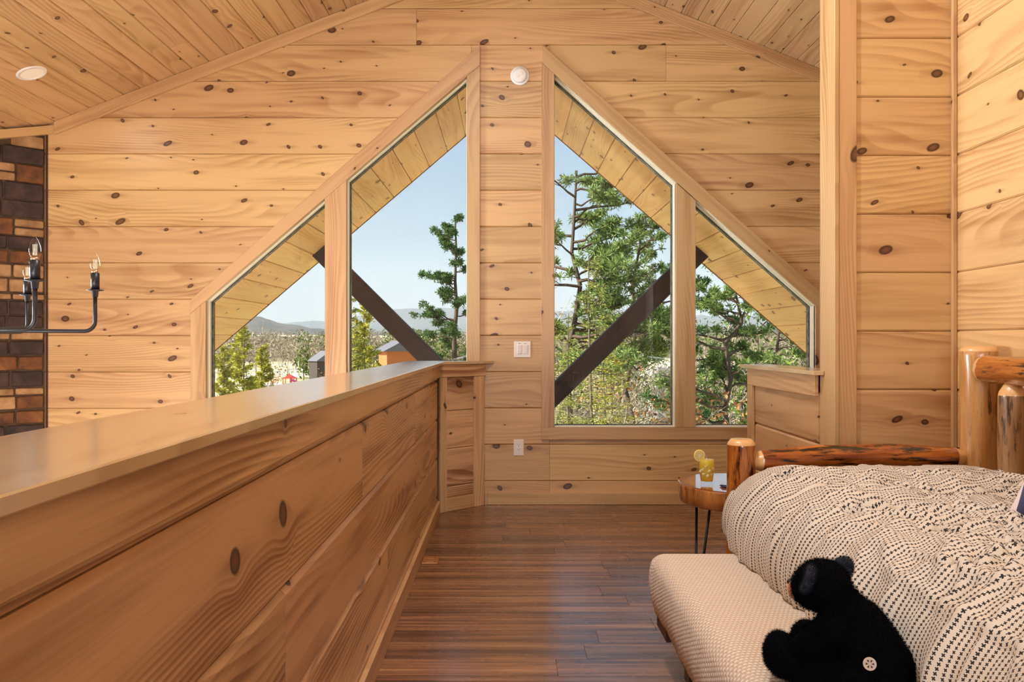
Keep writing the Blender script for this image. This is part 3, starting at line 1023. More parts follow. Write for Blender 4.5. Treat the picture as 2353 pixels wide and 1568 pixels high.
m_bulb = mat_bulb()
m_fil = mat_emit('bulb_filament', S(255, 236, 205), 1.1)
m_socket = plain('bulb_collar', S(200, 170, 140), 0.3, Metallic=0.8)
CC = Vector((-2.20, 2.80, 1.152))
ch = empty('chandelier', tuple(CC), 'black metal chandelier with clear candle bulbs hanging in front of the chimney', 'chandelier')
lathe_obj('hub', [(0.03, -0.05), (0.05, -0.03), (0.05, 0.03), (0.03, 0.05)], m_black, ch, Matrix.Translation(CC), 20)
tube_obj('stem', [CC, CC + Vector((0, 0, roof_z(CC.x) - CC.z))], 0.010, m_black, ch)
lathe_obj('canopy', [(0.07, -0.03), (0.07, -0.004), (0.02, 0.03)], m_black, ch, Matrix.Translation((CC.x, CC.y, roof_z(CC.x) - 0.03)), 20)
tips = [(-1.456, 2.62), (-1.503, 3.10), (-1.925, 3.41)] + [(CC.x + 0.76 * math.cos(math.radians(a)), CC.y + 0.76 * math.sin(math.radians(a))) for a in (106, 146, 186, 226, 266, 306)]
for tx, ty in tips:
    tip = Vector((tx, ty, CC.z))
    d = (tip - CC); L = d.length; d.normalize()
    pts = [CC + d * 0.04, CC + d * (L - 0.035)]
    for a in range(1, 6):
        th = a / 5 * math.pi / 2
        pts.append(CC + d * (L - 0.035 + 0.035 * math.sin(th)) + Vector((0, 0, 0.035 * (1 - math.cos(th)))))
    pts.append(tip + Vector((0, 0, 0.140)))
    arm = tube_obj('arm', pts, 0.0072, m_black, ch)
    tube_obj('sleeve', [CC + d * 0.04, CC + d * (L * 0.55)], 0.0095, m_black, arm)
    M = Matrix.Translation(tip)
    lathe_obj('bobeche', [(0.010, 0.125), (0.012, 0.146), (0.030, 0.149), (0.030, 0.151), (0.014, 0.152)], m_black, arm, M, 24)
    lathe_obj('candle_sleeve', [(0.0152, 0.151), (0.0152, 0.212), (0.013, 0.2125)], m_black, arm, M, 20)
    b = lathe_obj('bulb', [(0.0115, 0.2215), (0.0152, 0.2290), (0.0178, 0.2390), (0.0176, 0.2485), (0.0150, 0.2610), (0.0100, 0.2740), (0.0045, 0.2840), (0.0008, 0.2880)], m_bulb, ch, M, 20)
    lathe_obj('collar', [(0.0118, 0.2125), (0.0118, 0.2220)], m_socket, b, M, 16)
    for i in range(4):
        a = i * math.pi / 2 + 0.4
        tube_obj('filament', [tip + Vector((0.0045 * math.cos(a), 0.0045 * math.sin(a), 0.228)), tip + Vector((0.0052 * math.cos(a), 0.0052 * math.sin(a), 0.262))], 0.0012, m_fil, b, 5)

# ------------------------------------------------------------------ log daybed
def mat_log(name, pale, amber, dark, amount, gloss=0.22):
    """varnished log; local Z runs along the log"""
    t = NT(name)
    o = t.n('TexCoord').outputs['Object']
    r = t.n('ObjectInfo').outputs['Random']
    x, y, z = t.sep(t.vm('ADD', o, t.comb(t.m('MULTIPLY', r, 9.0), t.m('MULTIPLY', r, 5.0), t.m('MULTIPLY', r, 33.0))))
    a = t.noise(t.comb(t.m('MULTIPLY', x, 22.0), t.m('MULTIPLY', y, 22.0), t.m('MULTIPLY', z, 3.2)), 1.0, 4.0, 0.62)
    b = t.noise(t.comb(t.m('MULTIPLY', x, 34.0), t.m('MULTIPLY', y, 34.0), t.m('MULTIPLY', z, 5.5)), 1.0, 5.0, 0.7)
    c = t.noise(t.comb(t.m('MULTIPLY', x, 9.0), t.m('MULTIPLY', y, 9.0), t.m('MULTIPLY', z, 4.0)), 1.0, 2.0, 0.5)
    f = t.noise(t.comb(t.m('MULTIPLY', x, 160.0), t.m('MULTIPLY', y, 160.0), t.m('MULTIPLY', z, 7.0)), 1.0, 2.0, 0.5)
    col = t.ramp(t.m('ADD', t.m('MULTIPLY', a, 0.75), t.m('MULTIPLY', c, 0.25)), [(0.36, amber), (0.52, tuple((p + q) / 2 for p, q in zip(pale, amber))), (0.66, pale)])
    col = t.mix(t.m('MULTIPLY', t.m('SUBTRACT', f, 0.4), 0.5, clamp=True), col, (*amber, 1))
    col = t.mix(t.smooth(b, amount, amount + 0.16), col, (*dark, 1))
    return t.bsdf(col, gloss, bump=t.m('ADD', a, t.m('MULTIPLY', f, 0.4)), bump_d=0.004, strength=0.5, Coat_Weight=0.6, Coat_Roughness=0.15)


m_log_amber = mat_log('amber_log', S(206, 132, 54), S(142, 68, 20), S(46, 18, 8), 0.50, 0.2)
m_log_rail = mat_log('streaked_log', S(200, 118, 46), S(128, 54, 18), S(16, 7, 4), 0.455, 0.2)
m_log_pale = mat_log('pale_log', S(214, 166, 104), S(172, 112, 52), S(74, 42, 20), 0.555, 0.28)
m_log_blue = mat_log('bark_flecked_log', S(196, 154, 104), S(138, 96, 58), S(40, 30, 30), 0.495, 0.3)
m_log_end = plain('log_end_grain', S(222, 172, 112), 0.3, Coat_Weight=0.4)


def log(name, p0, p1, r0, r1, mat, parent, bow=(0, 0, 0), wob=0.06, bev0=0.0, bev1=0.0, neck0=0.0, neck1=0.0, seed=0.0, seg=28, n=26):
    """peeled log from p0 to p1; bevelled or necked (tenon) ends"""
    p0, p1 = Vector(p0), Vector(p1)
    ax = p1 - p0
    L = ax.length
    ax.normalize()
    s = ax.cross(Vector((0, 0, 1)) if abs(ax.z) < 0.9 else Vector((1, 0, 0))).normalized()
    M = frame_from(p0, s, ax.cross(s), ax)
    Mi = M.to_3x3().inverted()
    bw = Mi @ Vector(bow)
    ts = [0.0]
    for e in (bev0, neck0):
        if e: ts += [e * 0.5 / L, e / L]
    ts += [i / n for i in range(1, n)]
    for e in (bev1, neck1):
        if e: ts += [1 - e / L, 1 - e * 0.5 / L]
    ts = sorted(set(ts + [1.0]))
    V, F = [], []
    for t_ in ts:
        z = t_ * L
        r = r0 + (r1 - r0) * t_
        f = 1.0
        for e, dd in ((bev0, z), (bev1, L - z)):
            if e and dd < e: f = min(f, 0.72 + 0.28 * math.sin(max(dd, 0) / e * math.pi / 2))
        for e, dd in ((neck0, z), (neck1, L - z)):
            if e and dd < e: f = min(f, 0.5 + 0.5 * math.sin(max(dd, 0) / e * math.pi / 2) ** 1.5)
        c = bw * (4 * t_ * (1 - t_))
        for k in range(seg):
            a = 2 * math.pi * k / seg
            q = Vector((math.cos(a), math.sin(a), 0))
            w = 1 + wob * noise.noise(Vector((q.x * 1.1 + seed, q.y * 1.1 + seed * 2, z * 5))) + wob * 0.5 * noise.noise(Vector((q.x * 3 + seed, q.y * 3, z * 9)))
            V.append(Vector((c.x, c.y, z)) + q * (r * f * w))
    m = len(ts)
    for i in range(m - 1):
        for k in range(seg):
            j = (k + 1) % seg
            F.append((i * seg + k, i * seg + j, (i + 1) * seg + j, (i + 1) * seg + k))
    F.append(tuple(reversed(range(seg))))
    F.append(tuple((m - 1) * seg + k for k in range(seg)))
    me = pymesh(name, V, F)
    o = mobj(name, me, mat, parent, M)
    me.materials.append(m_log_end)
    fl = []
    for p in me.polygons:
        fl.append(len(p.vertices) == 4)
        zc = p.center.z
        if len(p.vertices) > 4 or (bev1 and zc > L - bev1) or (bev0 and zc < bev0) or (neck0 and zc < neck0 * 0.9) or (neck1 and zc > L - neck1 * 0.9):
            p.material_index = 1
    me.polygons.foreach_set('use_smooth', fl)
    return o


YE, YNR = 3.283, 1.02            # far and near end of the daybed
XF, XBK = 0.907, 1.825
bed = empty('log_daybed', (1.35, 2.15, 0), 'amber log daybed with tall rear posts against the right wall', 'daybed')
log('post', (XF, YE, 0), (XF + 0.001, YE, 0.738), 0.057, 0.055, m_log_amber, bed, bev1=0.022, seed=1.3, wob=0.05)
log('post', (XBK + 0.004, YE - 0.002, 0), (XBK, YE, 1.097), 0.072, 0.066, m_log_pale, bed, bev1=0.020, seed=5.1, wob=0.07)
log('arm_log', (XF + 0.035, YE, 0.648), (XBK - 0.03, YE, 0.660), 0.042, 0.040, m_log_rail, bed, bow=(0, 0, 0.022), wob=0.16, neck0=0.05, neck1=0.07, seed=3.7, n=40)
log('arm_log', (XF + 0.03, YE, 0.30), (XBK - 0.03, YE, 0.31), 0.045, 0.043, m_log_amber, bed, wob=0.1, neck0=0.05, neck1=0.05, seed=9.7)
log('post', (XF, YNR, 0), (XF, YNR, 0.738), 0.057, 0.055, m_log_amber, bed, bev1=0.022, seed=2.3, wob=0.05)
log('post', (XBK, YNR, 0), (XBK, YNR, 1.097), 0.072, 0.066, m_log_pale, bed, bev1=0.020, seed=6.1, wob=0.07)
log('arm_log', (XF + 0.035, YNR, 0.648), (XBK - 0.03, YNR, 0.660), 0.042, 0.040, m_log_rail, bed, bow=(0, 0, 0.022), wob=0.16, neck0=0.05, neck1=0.07, seed=4.7)
log('top_rail', (1.797, YE - 0.072, 1.010), (1.797, YNR + 0.06, 1.015), 0.051, 0.055, m_log_amber, bed, wob=0.10, bev0=0.045, bev1=0.045, seed=8.2, n=50)
log('back_rail', (1.80, YE - 0.05, 0.47), (1.80, YNR + 0.05, 0.47), 0.05, 0.05, m_log_amber, bed, wob=0.08, seed=7.2)
log('front_rail', (XF + 0.02, YE - 0.04, 0.46), (XF + 0.02, YNR + 0.04, 0.46), 0.05, 0.05, m_log_amber, bed, wob=0.08, seed=7.9)
yy = 3.018
i = 0
while yy > YNR + 0.15:
    log('spindle', (1.80, yy, 0.50), (1.80, yy, 0.972), 0.047, 0.045, m_log_blue if i % 2 == 0 else m_log_pale, bed, wob=0.08, neck0=0.05, neck1=0.05, seed=11.1 + i)
    yy -= 0.285
    i += 1


def mat_cloth(name, col, scale=900.0):
    t = NT(name)
    o = t.n('TexCoord').outputs['Object']
    return t.bsdf((*col, 1), 0.9, bump=t.noise(o, scale, 2.0), bump_d=0.0006, strength=0.4, Sheen_Weight=0.2)


m_sheet = mat_cloth('white_ticking', S(232, 224, 214))
mat_bm = bmesh.new()
box_bm(mat_bm, (-0.405, -1.02, -0.09), (0.395, 1.02, 0.09), 0.05)
o = mobj('mattress', bm_to_mesh(mat_bm, 'mattress'), m_sheet, None, Matrix.Translation((1.335, 2.145, 0.515)), True)
tag(o, 'mattress under the cross patterned comforter on the log daybed', 'mattress')


def mat_cross():
    """cream cotton printed with rows of small black crosses; UV in metres"""
    t = NT('cross_print_cotton')
    u, v, _ = t.sep(t.n('UVMap').outputs[0])
    pu, pv = 0.0088, 0.0140
    row = t.m('FLOOR', t.m('DIVIDE', v, pv))
    fu = t.m('SUBTRACT', t.m('FRACT', t.m('ADD', t.m('DIVIDE', u, pu), t.m('MULTIPLY', row, 0.37))), 0.5)
    fv = t.m('SUBTRACT', t.m('FRACT', t.m('DIVIDE', v, pv)), 0.5)
    a = t.m('MULTIPLY', t.m('ADD', t.m('MULTIPLY', fu, pu), t.m('MULTIPLY', fv, pv * 0.35)), 1.0)
    b = t.m('MULTIPLY', t.m('SUBTRACT', t.m('MULTIPLY', fv, pv), t.m('MULTIPLY', fu, pu * 0.35)), 1.0)
    a, b = t.m('ABSOLUTE', a), t.m('ABSOLUTE', b)
    bar1 = t.m('MULTIPLY', t.m('LESS_THAN', a, 0.00130), t.m('LESS_THAN', b, 0.0039))
    bar2 = t.m('MULTIPLY', t.m('LESS_THAN', b, 0.00130), t.m('LESS_THAN', a, 0.0039))
    ink = t.m('MAXIMUM', bar1, bar2)
    o = t.n('TexCoord').outputs['Object']
    col = t.mix(ink, (*S(212, 200, 182), 1), (*S(30, 24, 24), 1))
    return t.bsdf(col, 0.88, bump=t.noise(o, 420.0, 3.0), bump_d=0.0006, strength=0.3, Sheen_Weight=0.15)


m_cross = mat_cross()


def comforter():
    nU, nV = 240, 300
    Y0, Y1 = 1.07, 3.205
    X_back, X_sh = 1.775, 1.02
    tufts = []
    for i in range(8):
        for j in range(4):
            tufts.append((X_back - 0.10 - 0.24 * j + (0.12 if i % 2 else 0), Y0 + 0.12 + 0.285 * i))
    nz = lambda x, y, z: noise.noise(Vector((x, y, z)))
    Ltop = X_back - X_sh
    rx, rz = 0.215, 0.235
    Larc = 0.355
    Ldrop = 0.065
    tot = Ltop + Larc + Ldrop
    V, UV = [], []
    for j in range(nV + 1):
        y = Y0 + (Y1 - Y0) * j / nV
        for i in range(nU + 1):
            s = tot * i / nU
            fold = nz(0.3 + s * 0.8, y * 6.0, 2.1) * 0.030 + nz(4.3 + s * 1.5, y * 13.0, 7.1) * 0.024 + nz(9.3 + s * 2, y * 27.0, 3.1) * 0.010
            if s < Ltop:
                x = X_back - s
                z = 0.655
                nx, nzv = 0.0, 1.0
                hang = max(0.0, (s - Ltop + 0.30) / 0.30) ** 2 if s > Ltop - 0.30 else 0.0
            elif s < Ltop + Larc:
                th = (s - Ltop) / Larc * math.pi / 2
                x = X_sh - rx * math.sin(th)
                z = 0.655 - rz * (1 - math.cos(th))
                nx, nzv = -math.sin(th), math.cos(th)
                hang = 1.0
            else:
                x = X_sh - rx
                z = 0.655 - rz - (s - Ltop - Larc)
                nx, nzv = -1.0, 0.0
                hang = 1.0
            drop = min(1.0, max(0.0, (s - Ltop) / (Larc + Ldrop)))
            # puffs, wandering wrinkles and stitched tufts
            h = nz(x * 3.1, y * 2.6, 0.5) * 0.024 + nz(x * 7.5 + 3, y * 5.5, 1.5) * 0.014
            wv = nz(x * 2.2 + 1.7 * nz(x * 3, y * 3, 4.0), y * 9.5 + 2.0 * nz(x * 2.4, y * 2.0, 8.0), 2.2)
            h += max(0.0, 1 - abs(wv) * 4.0) * 0.017 * (1 - 0.5 * drop)
            w2 = nz(x * 16 + 5, y * 6 + 2.2 * nz(x * 5, y * 4, 1.0), 6.6)
            h += max(0.0, 0.30 - abs(w2)) * 0.045 * (1 - drop)
            h *= 1.0 - 0.75 * max(0.0, min(1.0, (y - 2.75) / 0.35))
            for tx, ty in tufts:
                dx, dy = x - tx, y - ty
                d2 = dx * dx + dy * dy
                if d2 < 0.02 and s < Ltop + 0.1:
                    d = math.sqrt(d2)
                    a = math.atan2(dy, dx)
                    h -= 0.026 * math.exp(-d2 / 0.0007) + 0.009 * math.exp(-d2 / 0.004) * math.sin(a * 6 + tx * 30)
            # the shoulder leans lower towards the far end, the bottom hem billows
            h += fold * hang * (0.35 + 0.9 * drop)
            bil = 0.016 * math.sin(min(1, drop) * math.pi) + 0.010 * nz(1.1, y * 4, 5.5) * drop
            far = max(0.0, (y - 3.03) / 0.175)
            edge = 0.035 * far ** 2.2
            back = max(0.0, (x - 1.62) / 0.16)
            z2 = z + nzv * h - edge * (1 if s < Ltop + Larc * 0.6 else 0.4) - 0.03 * back ** 2
            x2 = x + nx * (h + bil) + (0.03 * far ** 2 if drop > 0.1 else 0)
            y2 = y + 0.010 * nz(x * 6, z * 6 + y * 8, 9.0) + 0.012 * nz(2.0, y * 9, z * 7) * drop
            if drop >= 1.0 - 1e-6:
                z2 -= 0.0
            zmin = 0.3905 + 0.004 * nz(0.7, y * 20, 0.2)
            z2 = max(z2, zmin)
            V.append((x2, y2, z2))
            UV.append((s, y))
    F = []
    for j in range(nV):
        for i in range(nU):
            a = j * (nU + 1) + i
            F.append((a, a + 1, a + nU + 2, a + nU + 1))
    me = npmesh('comforter', V, F)
    ul = me.uv_layers.new(name='UVMap')
    uv = np.array(UV, dtype=np.float32)
    li = np.zeros(len(me.loops), dtype=np.int32)
    me.loops.foreach_get('vertex_index', li)
    ul.data.foreach_set('uv', uv[li].ravel())
    c = Vector((1.3, 2.14, 0.39))
    me.transform(Matrix.Translation(-c))
    o = mobj('comforter', me, m_cross, None, Matrix.Translation(c), True)
    so = o.modifiers.new('thickness', 'SOLIDIFY')
    so.thickness = 0.008
    so.offset = -1
    tag(o, 'rumpled cream comforter printed with rows of small black crosses', 'comforter')
    return o


comforter()

# ------------------------------------------------------------------ trundle bed in front of the daybed
def mat_waffle():
    t = NT('beige_waffle_weave')
    u, v, _ = t.sep(t.n('UVMap').outputs[0])
    p = 0.0150
    row = t.m('FLOOR', t.m('DIVIDE', v, p))
    a = t.m('SINE', t.m('ADD', t.m('MULTIPLY', u, math.pi / p * 1.2), t.m('MULTIPLY', row, math.pi / 2)))
    b = t.m('SINE', t.m('MULTIPLY', v, 2 * math.pi / p))
    h = t.m('MULTIPLY', t.m('ADD', t.m('ABSOLUTE', a), 0.0), t.m('MULTIPLY_ADD', b, 0.5, 0.5))
    o = t.n('TexCoord').outputs['Object']
    n = t.noise(o, 250.0, 3.0)
    col = t.mix(t.m('MULTIPLY_ADD', n, 0.25, t.m('MULTIPLY', h, 0.9)), (*S(190, 164, 134), 1), (*S(242, 228, 210), 1))
    return t.bsdf(col, 0.92, bump=t.m('ADD', h, t.m('MULTIPLY', n, 0.3)), bump_d=0.0035, strength=0.8, Sheen_Weight=0.2)


m_waffle = mat_waffle()
m_dkwood = plain('dark_red_wood', S(70, 26, 14), 0.4)
trd = empty('trundle_bed', (0.95, 2.0, 0), 'low trundle bed pulled out in front of the log daybed', 'trundle bed')
TX0, TX1, TY0, TY1 = 0.520, 1.22, 1.05, 2.955
bm = bmesh.new()
box_bm(bm, (-(TX1 - TX0) / 2, -(TY1 - TY0) / 2, -0.075), ((TX1 - TX0) / 2, (TY1 - TY0) / 2, 0.070), 0.035)
mobj('mattress', bm_to_mesh(bm, 'mattress'), m_sheet, trd, Matrix.Translation(((TX0 + TX1) / 2, (TY0 + TY1) / 2, 0.300)), True)
# steel frame: long angle bars, cross bars, hinged legs
for xx in (0.535, 1.19):
    tube_obj('side_bar', [(xx, TY0 + 0.02, 0.205), (xx, TY1 - 0.02, 0.205)], 0.012, m_black, trd)
    tube_obj('lift_bar', [(xx + 0.012, TY0 + 0.30, 0.11), (xx + 0.012, TY1 - 0.55, 0.17)], 0.010, m_black, trd)
    for yy in (TY0 + 0.25, 1.92, TY1 - 0.50):
        box('hinge_bracket', (xx - 0.014, yy - 0.035, 0.120), (xx + 0.018, yy + 0.035, 0.195), m_black, trd, 0.004)
        tube_obj('leg', [(xx + 0.002, yy, 0.15), (xx + 0.002, yy - 0.06, 0.045)], 0.010, m_black, trd)
        lathe_obj('caster', [(0.010, -0.011), (0.024, -0.011), (0.024, 0.011), (0.010, 0.011)], m_rubber, trd, Matrix.Translation((xx + 0.002, yy - 0.06, 0.0245)) @ Matrix.Rotation(math.pi / 2, 4, 'Y'), 18)
for yy in (TY0 + 0.03, 2.0, TY1 - 0.03):
    tube_obj('cross_bar', [(0.535, yy, 0.205), (1.19, yy, 0.205)], 0.010, m_black, trd)
box('corner_board', (0.518, TY1 - 0.20, 0.135), (0.536, TY1 - 0.03, 0.225), m_dkwood, trd, 0.003)


def blanket():
    """waffle blanket over the trundle: top, rounded edges, hanging sides"""
    nz = lambda x, y, z: noise.noise(Vector((x, y, z)))
    x0, x1, y0, y1, zt = 0.510, 1.20, 1.04, 2.965, 0.3815
    r, dropL, dropF = 0.045, 0.155, 0.130
    arc = r * math.pi / 2
    su = dropL + arc + (x1 - x0 - r)
    sv = (y1 - y0 - r) + arc + dropF
    nU, nV = 90, 240

    def prof(s, drop):
        """distance from outer edge of the hanging part -> (outward offset, depth below top), 0 on flat"""
        if s < drop:
            return 0.0, r + (drop - s)
        if s < drop + arc:
            th = (s - drop) / arc * math.pi / 2
            return r * (1 - math.cos(th)), r * (1 - math.sin(th))
        return r + (s - drop - arc), 0.0
    V, UV = [], []
    for j in range(nV + 1):
        sv_ = sv * j / nV
        oy, dy = prof(sv - sv_, dropF)
        y = y1 - oy
        for i in range(nU + 1):
            su_ = su * i / nU
            ox, dx = prof(su_, dropL)
            x = x0 + ox
            z = zt - max(dx, dy)
            if dx > 0 and dy > 0:           # rounded corner
                z = zt - math.sqrt(dx * dx + dy * dy) * 0.88
                x += 0.020 * min(1, dy / 0.10)
            bul = math.sin(min(1, dx / (r + dropL)) * math.pi)
            x -= 0.016 * bul + 0.010 * nz(0.2, y * 3.3, 0.4) * min(1, dx / 0.1) + 0.006 * nz(0.9, y * 11, 1.4) * min(1, dx / 0.1)
            y += 0.006 * nz(x * 12, 3.3, z * 4) * min(1, dy / 0.08)
            z += 0.004 * nz(x * 4, y * 3, 7.0) * (1 if dx == 0 and dy == 0 else 0.3)
            V.append((x, y, max(z, 0.172)))
            UV.append((su_, sv_))
    F = []
    for j in range(nV):
        for i in range(nU):
            a = j * (nU + 1) + i
            F.append((a, a + nU + 1, a + nU + 2, a + 1))
    me = npmesh('waffle_blanket', V, F)
    ul = me.uv_layers.new(name='UVMap')
    li = np.zeros(len(me.loops), dtype=np.int32)
    me.loops.foreach_get('vertex_index', li)
    ul.data.foreach_set('uv', np.array(UV, dtype=np.float32)[li].ravel())
    bm = bmesh.new(); bm.from_mesh(me); bmesh.ops.recalc_face_normals(bm, faces=bm.faces)
    if sum(f.normal.z for f in bm.faces) < 0:
        bmesh.ops.reverse_faces(bm, faces=bm.faces)
    bm.to_mesh(me); bm.free()
    c = Vector((0.85, 2.0, 0.23))
    me.transform(Matrix.Translation(-c))
    o = mobj('waffle_blanket', me, m_waffle, None, Matrix.Translation(c), True)
    so = o.modifiers.new('thickness', 'SOLIDIFY'); so.thickness = 0.005; so.offset = -1
    tag(o, 'beige waffle weave blanket smoothed over the low trundle bed', 'blanket')


blanket()

# ------------------------------------------------------------------ navy cushion at the picture's right edge
def cushion():
    t = NT('navy_white_cushion')
    x, y, z = t.sep(t.n('TexCoord').outputs['Object'])
    f = t.m('GREATER_THAN', t.m('ABSOLUTE', x), 0.193)
    col = t.mix(f, (*S(58, 60, 92), 1), (*S(226, 210, 206), 1))
    m = t.bsdf(col, 0.9, Sheen_Weight=0.2)
    n = 28
    V, F = [], []
    for s in (1, -1):
        for j in range(n + 1):
            for i in range(n + 1):
                a, b = 2 * i / n - 1, 2 * j / n - 1
                pin = 1 - 0.10 * (1 - a * a) * b * b
                pin2 = 1 - 0.10 * (1 - b * b) * a * a
                h = 0.075 * (max(0, (1 - a ** 4) * (1 - b ** 4))) ** 0.55
                h += 0.004 * noise.noise(Vector((a * 3, b * 3, s)))
                V.append((a * 0.21 * pin2, b * 0.21 * pin, s * h))
    N = (n + 1) ** 2
    for s in (0, 1):
        for j in range(n):
            for i in range(n):
                q = s * N + j * (n + 1) + i
                f = (q, q + 1, q + n + 2, q + n + 1)
                F.append(f if s == 0 else f[::-1])
    me = npmesh('cushion', V, F)
    bm = bmesh.new(); bm.from_mesh(me); bmesh.ops.remove_doubles(bm, verts=bm.verts, dist=0.0005); bm.to_mesh(me); bm.free()
    M = Matrix.Translation((1.512, 2.07, 0.806)) @ Matrix.Rotation(math.radians(-25), 4, 'Z') @ Matrix.Rotation(math.radians(78), 4, 'X') @ Matrix.Rotation(math.radians(-16), 4, 'Z')
    o = mobj('cushion', me, m, None, M, True)
    tag(o, 'navy cushion with pale edge standing on the comforter at the right picture edge', 'cushion')


cushion()

# ------------------------------------------------------------------ live edge side table and drink
def slab_outline(n=64):
    c = []
    for i in range(n):
        a = 2 * math.pi * i / n
        r = 0.272 * (1 + 0.05 * noise.noise(Vector((math.cos(a) * 1.3 + 3, math.sin(a) * 1.3, 0.4))) + 0.025 * noise.noise(Vector((math.cos(a) * 5, math.sin(a) * 5, 2.4))))
        c.append((r * math.cos(a), r * math.sin(a)))
    return c


def mat_slab_top():
    t = NT('varnished_slab_top')
    o = t.n('TexCoord').outputs['Object']
    x, y, z = t.sep(o)
    r = t.vm('LENGTH', t.comb(x, y, 0.0))
    w = t.m('ADD', r, t.m('MULTIPLY', t.noise(o, 6.0, 2.0), 0.04))
    ring = t.m('FRACT', t.m('MULTIPLY', w, 95.0))
    col = t.mix(t.m('MULTIPLY', ring, 0.5), (*S(190, 122, 62), 1), (*S(138, 76, 34), 1))
    col = t.mix(t.smooth(r, 0.235, 0.255), col, (*S(120, 52, 22), 1))
    return t.bsdf(col, 0.08, Coat_Weight=1.0, Coat_Roughness=0.05)


m_slab_top = mat_slab_top()
m_slab_edge = mat_log('slab_edge', S(200, 138, 74), S(150, 90, 42), S(72, 38, 18), 0.53, 0.3)
TC = Vector((1.025, 3.70, 0))
tb = empty('side_table', tuple(TC), 'round live edge slab side table on black hairpin legs behind the daybed', 'table')
ol_ = slab_outline()
n = len(ol_)
ZT = 0.50
lv = [(-0.085, 0.945), (-0.078, 0.975), (-0.045, 0.988), (-0.012, 1.0), (-0.004, 0.995), (0.0, 0.985)]
V, F = [], []
for dz, f in lv:
    for i, (x, y) in enumerate(ol_):
        wv = 1 + 0.015 * noise.noise(Vector((x * 14, y * 14, dz * 20)))
        V.append((x * f * wv, y * f * wv, dz))
for k_ in range(len(lv) - 1):
    for i in range(n):
        j = (i + 1) % n
        F.append((k_ * n + i, k_ * n + j, (k_ + 1) * n + j, (k_ + 1) * n + i))
F.append(tuple(reversed(range(n))))
F.append(tuple((len(lv) - 1) * n + i for i in range(n)))
me = pymesh('slab_top', V, F)
o = mobj('slab_top', me, m_slab_edge, tb, Matrix.Translation(TC + Vector((0, 0, ZT))))
me.materials.append(m_slab_top)
me.polygons.foreach_set('use_smooth', [len(p.vertices) == 4 for p in me.polygons])
for p in me.polygons:
    if p.center.z > -0.003: p.material_index = 1
for a in (195, 315, 75):
    c, s = math.cos(math.radians(a)), math.sin(math.radians(a))
    top = TC + Vector((0.185 * c, 0.185 * s, ZT - 0.084))
    tang = Vector((-s, c, 0))
    foot = TC + Vector((0.215 * c, 0.215 * s, 0.006))
    tube_obj('hairpin_leg', [top - tang * 0.06, foot - tang * 0.010, foot + Vector((0, 0, -0.001)), foot + tang * 0.010, top + tang * 0.06], 0.0058, m_black, tb)
    M = frame_from(top, (c, s, 0), (-s, c, 0), (0, 0, 1))
    box('mounting_plate', (-0.03, -0.075, -0.003), (0.03, 0.075, 0.0), m_black, tb, 0.001, M)


def mat_liquid(name, col, rough=0.1, alpha=0.35):
    t = NT(name)
    d = t.n('BsdfPrincipled', {'Base Color': (*col, 1), 'Roughness': rough, 'Transmission Weight': 0.0, 'Subsurface Weight': 0.5, 'Subsurface Radius': (0.02, 0.02, 0.008), 'Subsurface Scale': 1.0})
    tr = t.n('BsdfTranslucent', {'Color': (*col, 1)})
    mx = t.n('MixShader', {0: 0.45, 1: d.outputs[0], 2: tr.outputs[0]})
    t.t.links.new(mx.outputs[0], t.out.inputs[0])
    return t.mat


m_lemonade = mat_liquid('lemonade', S(244, 226, 96))
m_ice = mat_liquid('ice', S(252, 244, 196))
m_peel = plain('lemon_peel', S(240, 190, 40), 0.4)
m_pulp = mat_liquid('lemon_pulp', S(250, 236, 130))
GP = Vector((0.862, 3.655, ZT))
gl = empty('lemonade_glass', tuple(GP), 'glass of iced lemonade with a lemon slice on the slab table', 'drink')
MG_ = Matrix.Translation(GP)
lathe_obj('tumbler', [(0.0245, 0.0), (0.0255, 0.004), (0.0290, 0.03), (0.0335, 0.066), (0.0338, 0.085), (0.0320, 0.118), (0.0316, 0.126), (0.0302, 0.1265), (0.0306, 0.117), (0.0322, 0.085), (0.0318, 0.066), (0.0275, 0.030), (0.0250, 0.0145), (0.002, 0.0135)], m_bulb, gl, MG_, 36, cap=False)
lathe_obj('lemonade', [(0.0246, 0.0150), (0.0272, 0.030), (0.0314, 0.066), (0.0318, 0.085), (0.0307, 0.108)], m_lemonade, gl, MG_, 36)
bm = bmesh.new()
for (ix, iy, iz, ra, rb_) in ((-0.019, -0.021, 0.066, 0.6, 0.3), (0.004, -0.0275, 0.060, 0.9, 0.5), (0.020, -0.020, 0.070, 0.2, 0.7), (-0.006, -0.0265, 0.079, 0.8, 0.2), (-0.002, -0.0255, 0.040, 0.7, 0.9), (0.015, -0.0215, 0.047, 0.1, 0.8), (-0.017, -0.0215, 0.046, 1.1, 0.4), (-0.0265, -0.011, 0.058, 0.6, 0.3)):
    M = MG_ @ Matrix.Translation((ix, iy, iz)) @ Matrix.Rotation(ra, 4, 'Y') @ Matrix.Rotation(rb_, 4, 'Z')
    b2 = bmesh.new(); box_bm(b2, (-0.0068, -0.005, -0.0068), (0.0068, 0.005, 0.0068), 0.0018)
    mobj('ice_cube', bm_to_mesh(b2, 'ice_cube'), m_ice, gl, M)
bm.free()
LM = Matrix.Translation(GP + Vector((-0.0325, -0.004, 0.124))) @ Matrix.Rotation(math.radians(8), 4, 'Z') @ Matrix.Rotation(math.pi / 2, 4, 'X')
ls = lathe_obj('lemon_slice', [(0.0235, -0.003), (0.0258, -0.0022), (0.0262, 0.0), (0.0258, 0.0022), (0.0235, 0.003)], m_peel, gl, LM, 40)
lathe_obj('pith', [(0.0236, -0.0032), (0.0236, 0.0032)], m_plate, ls, LM, 36)
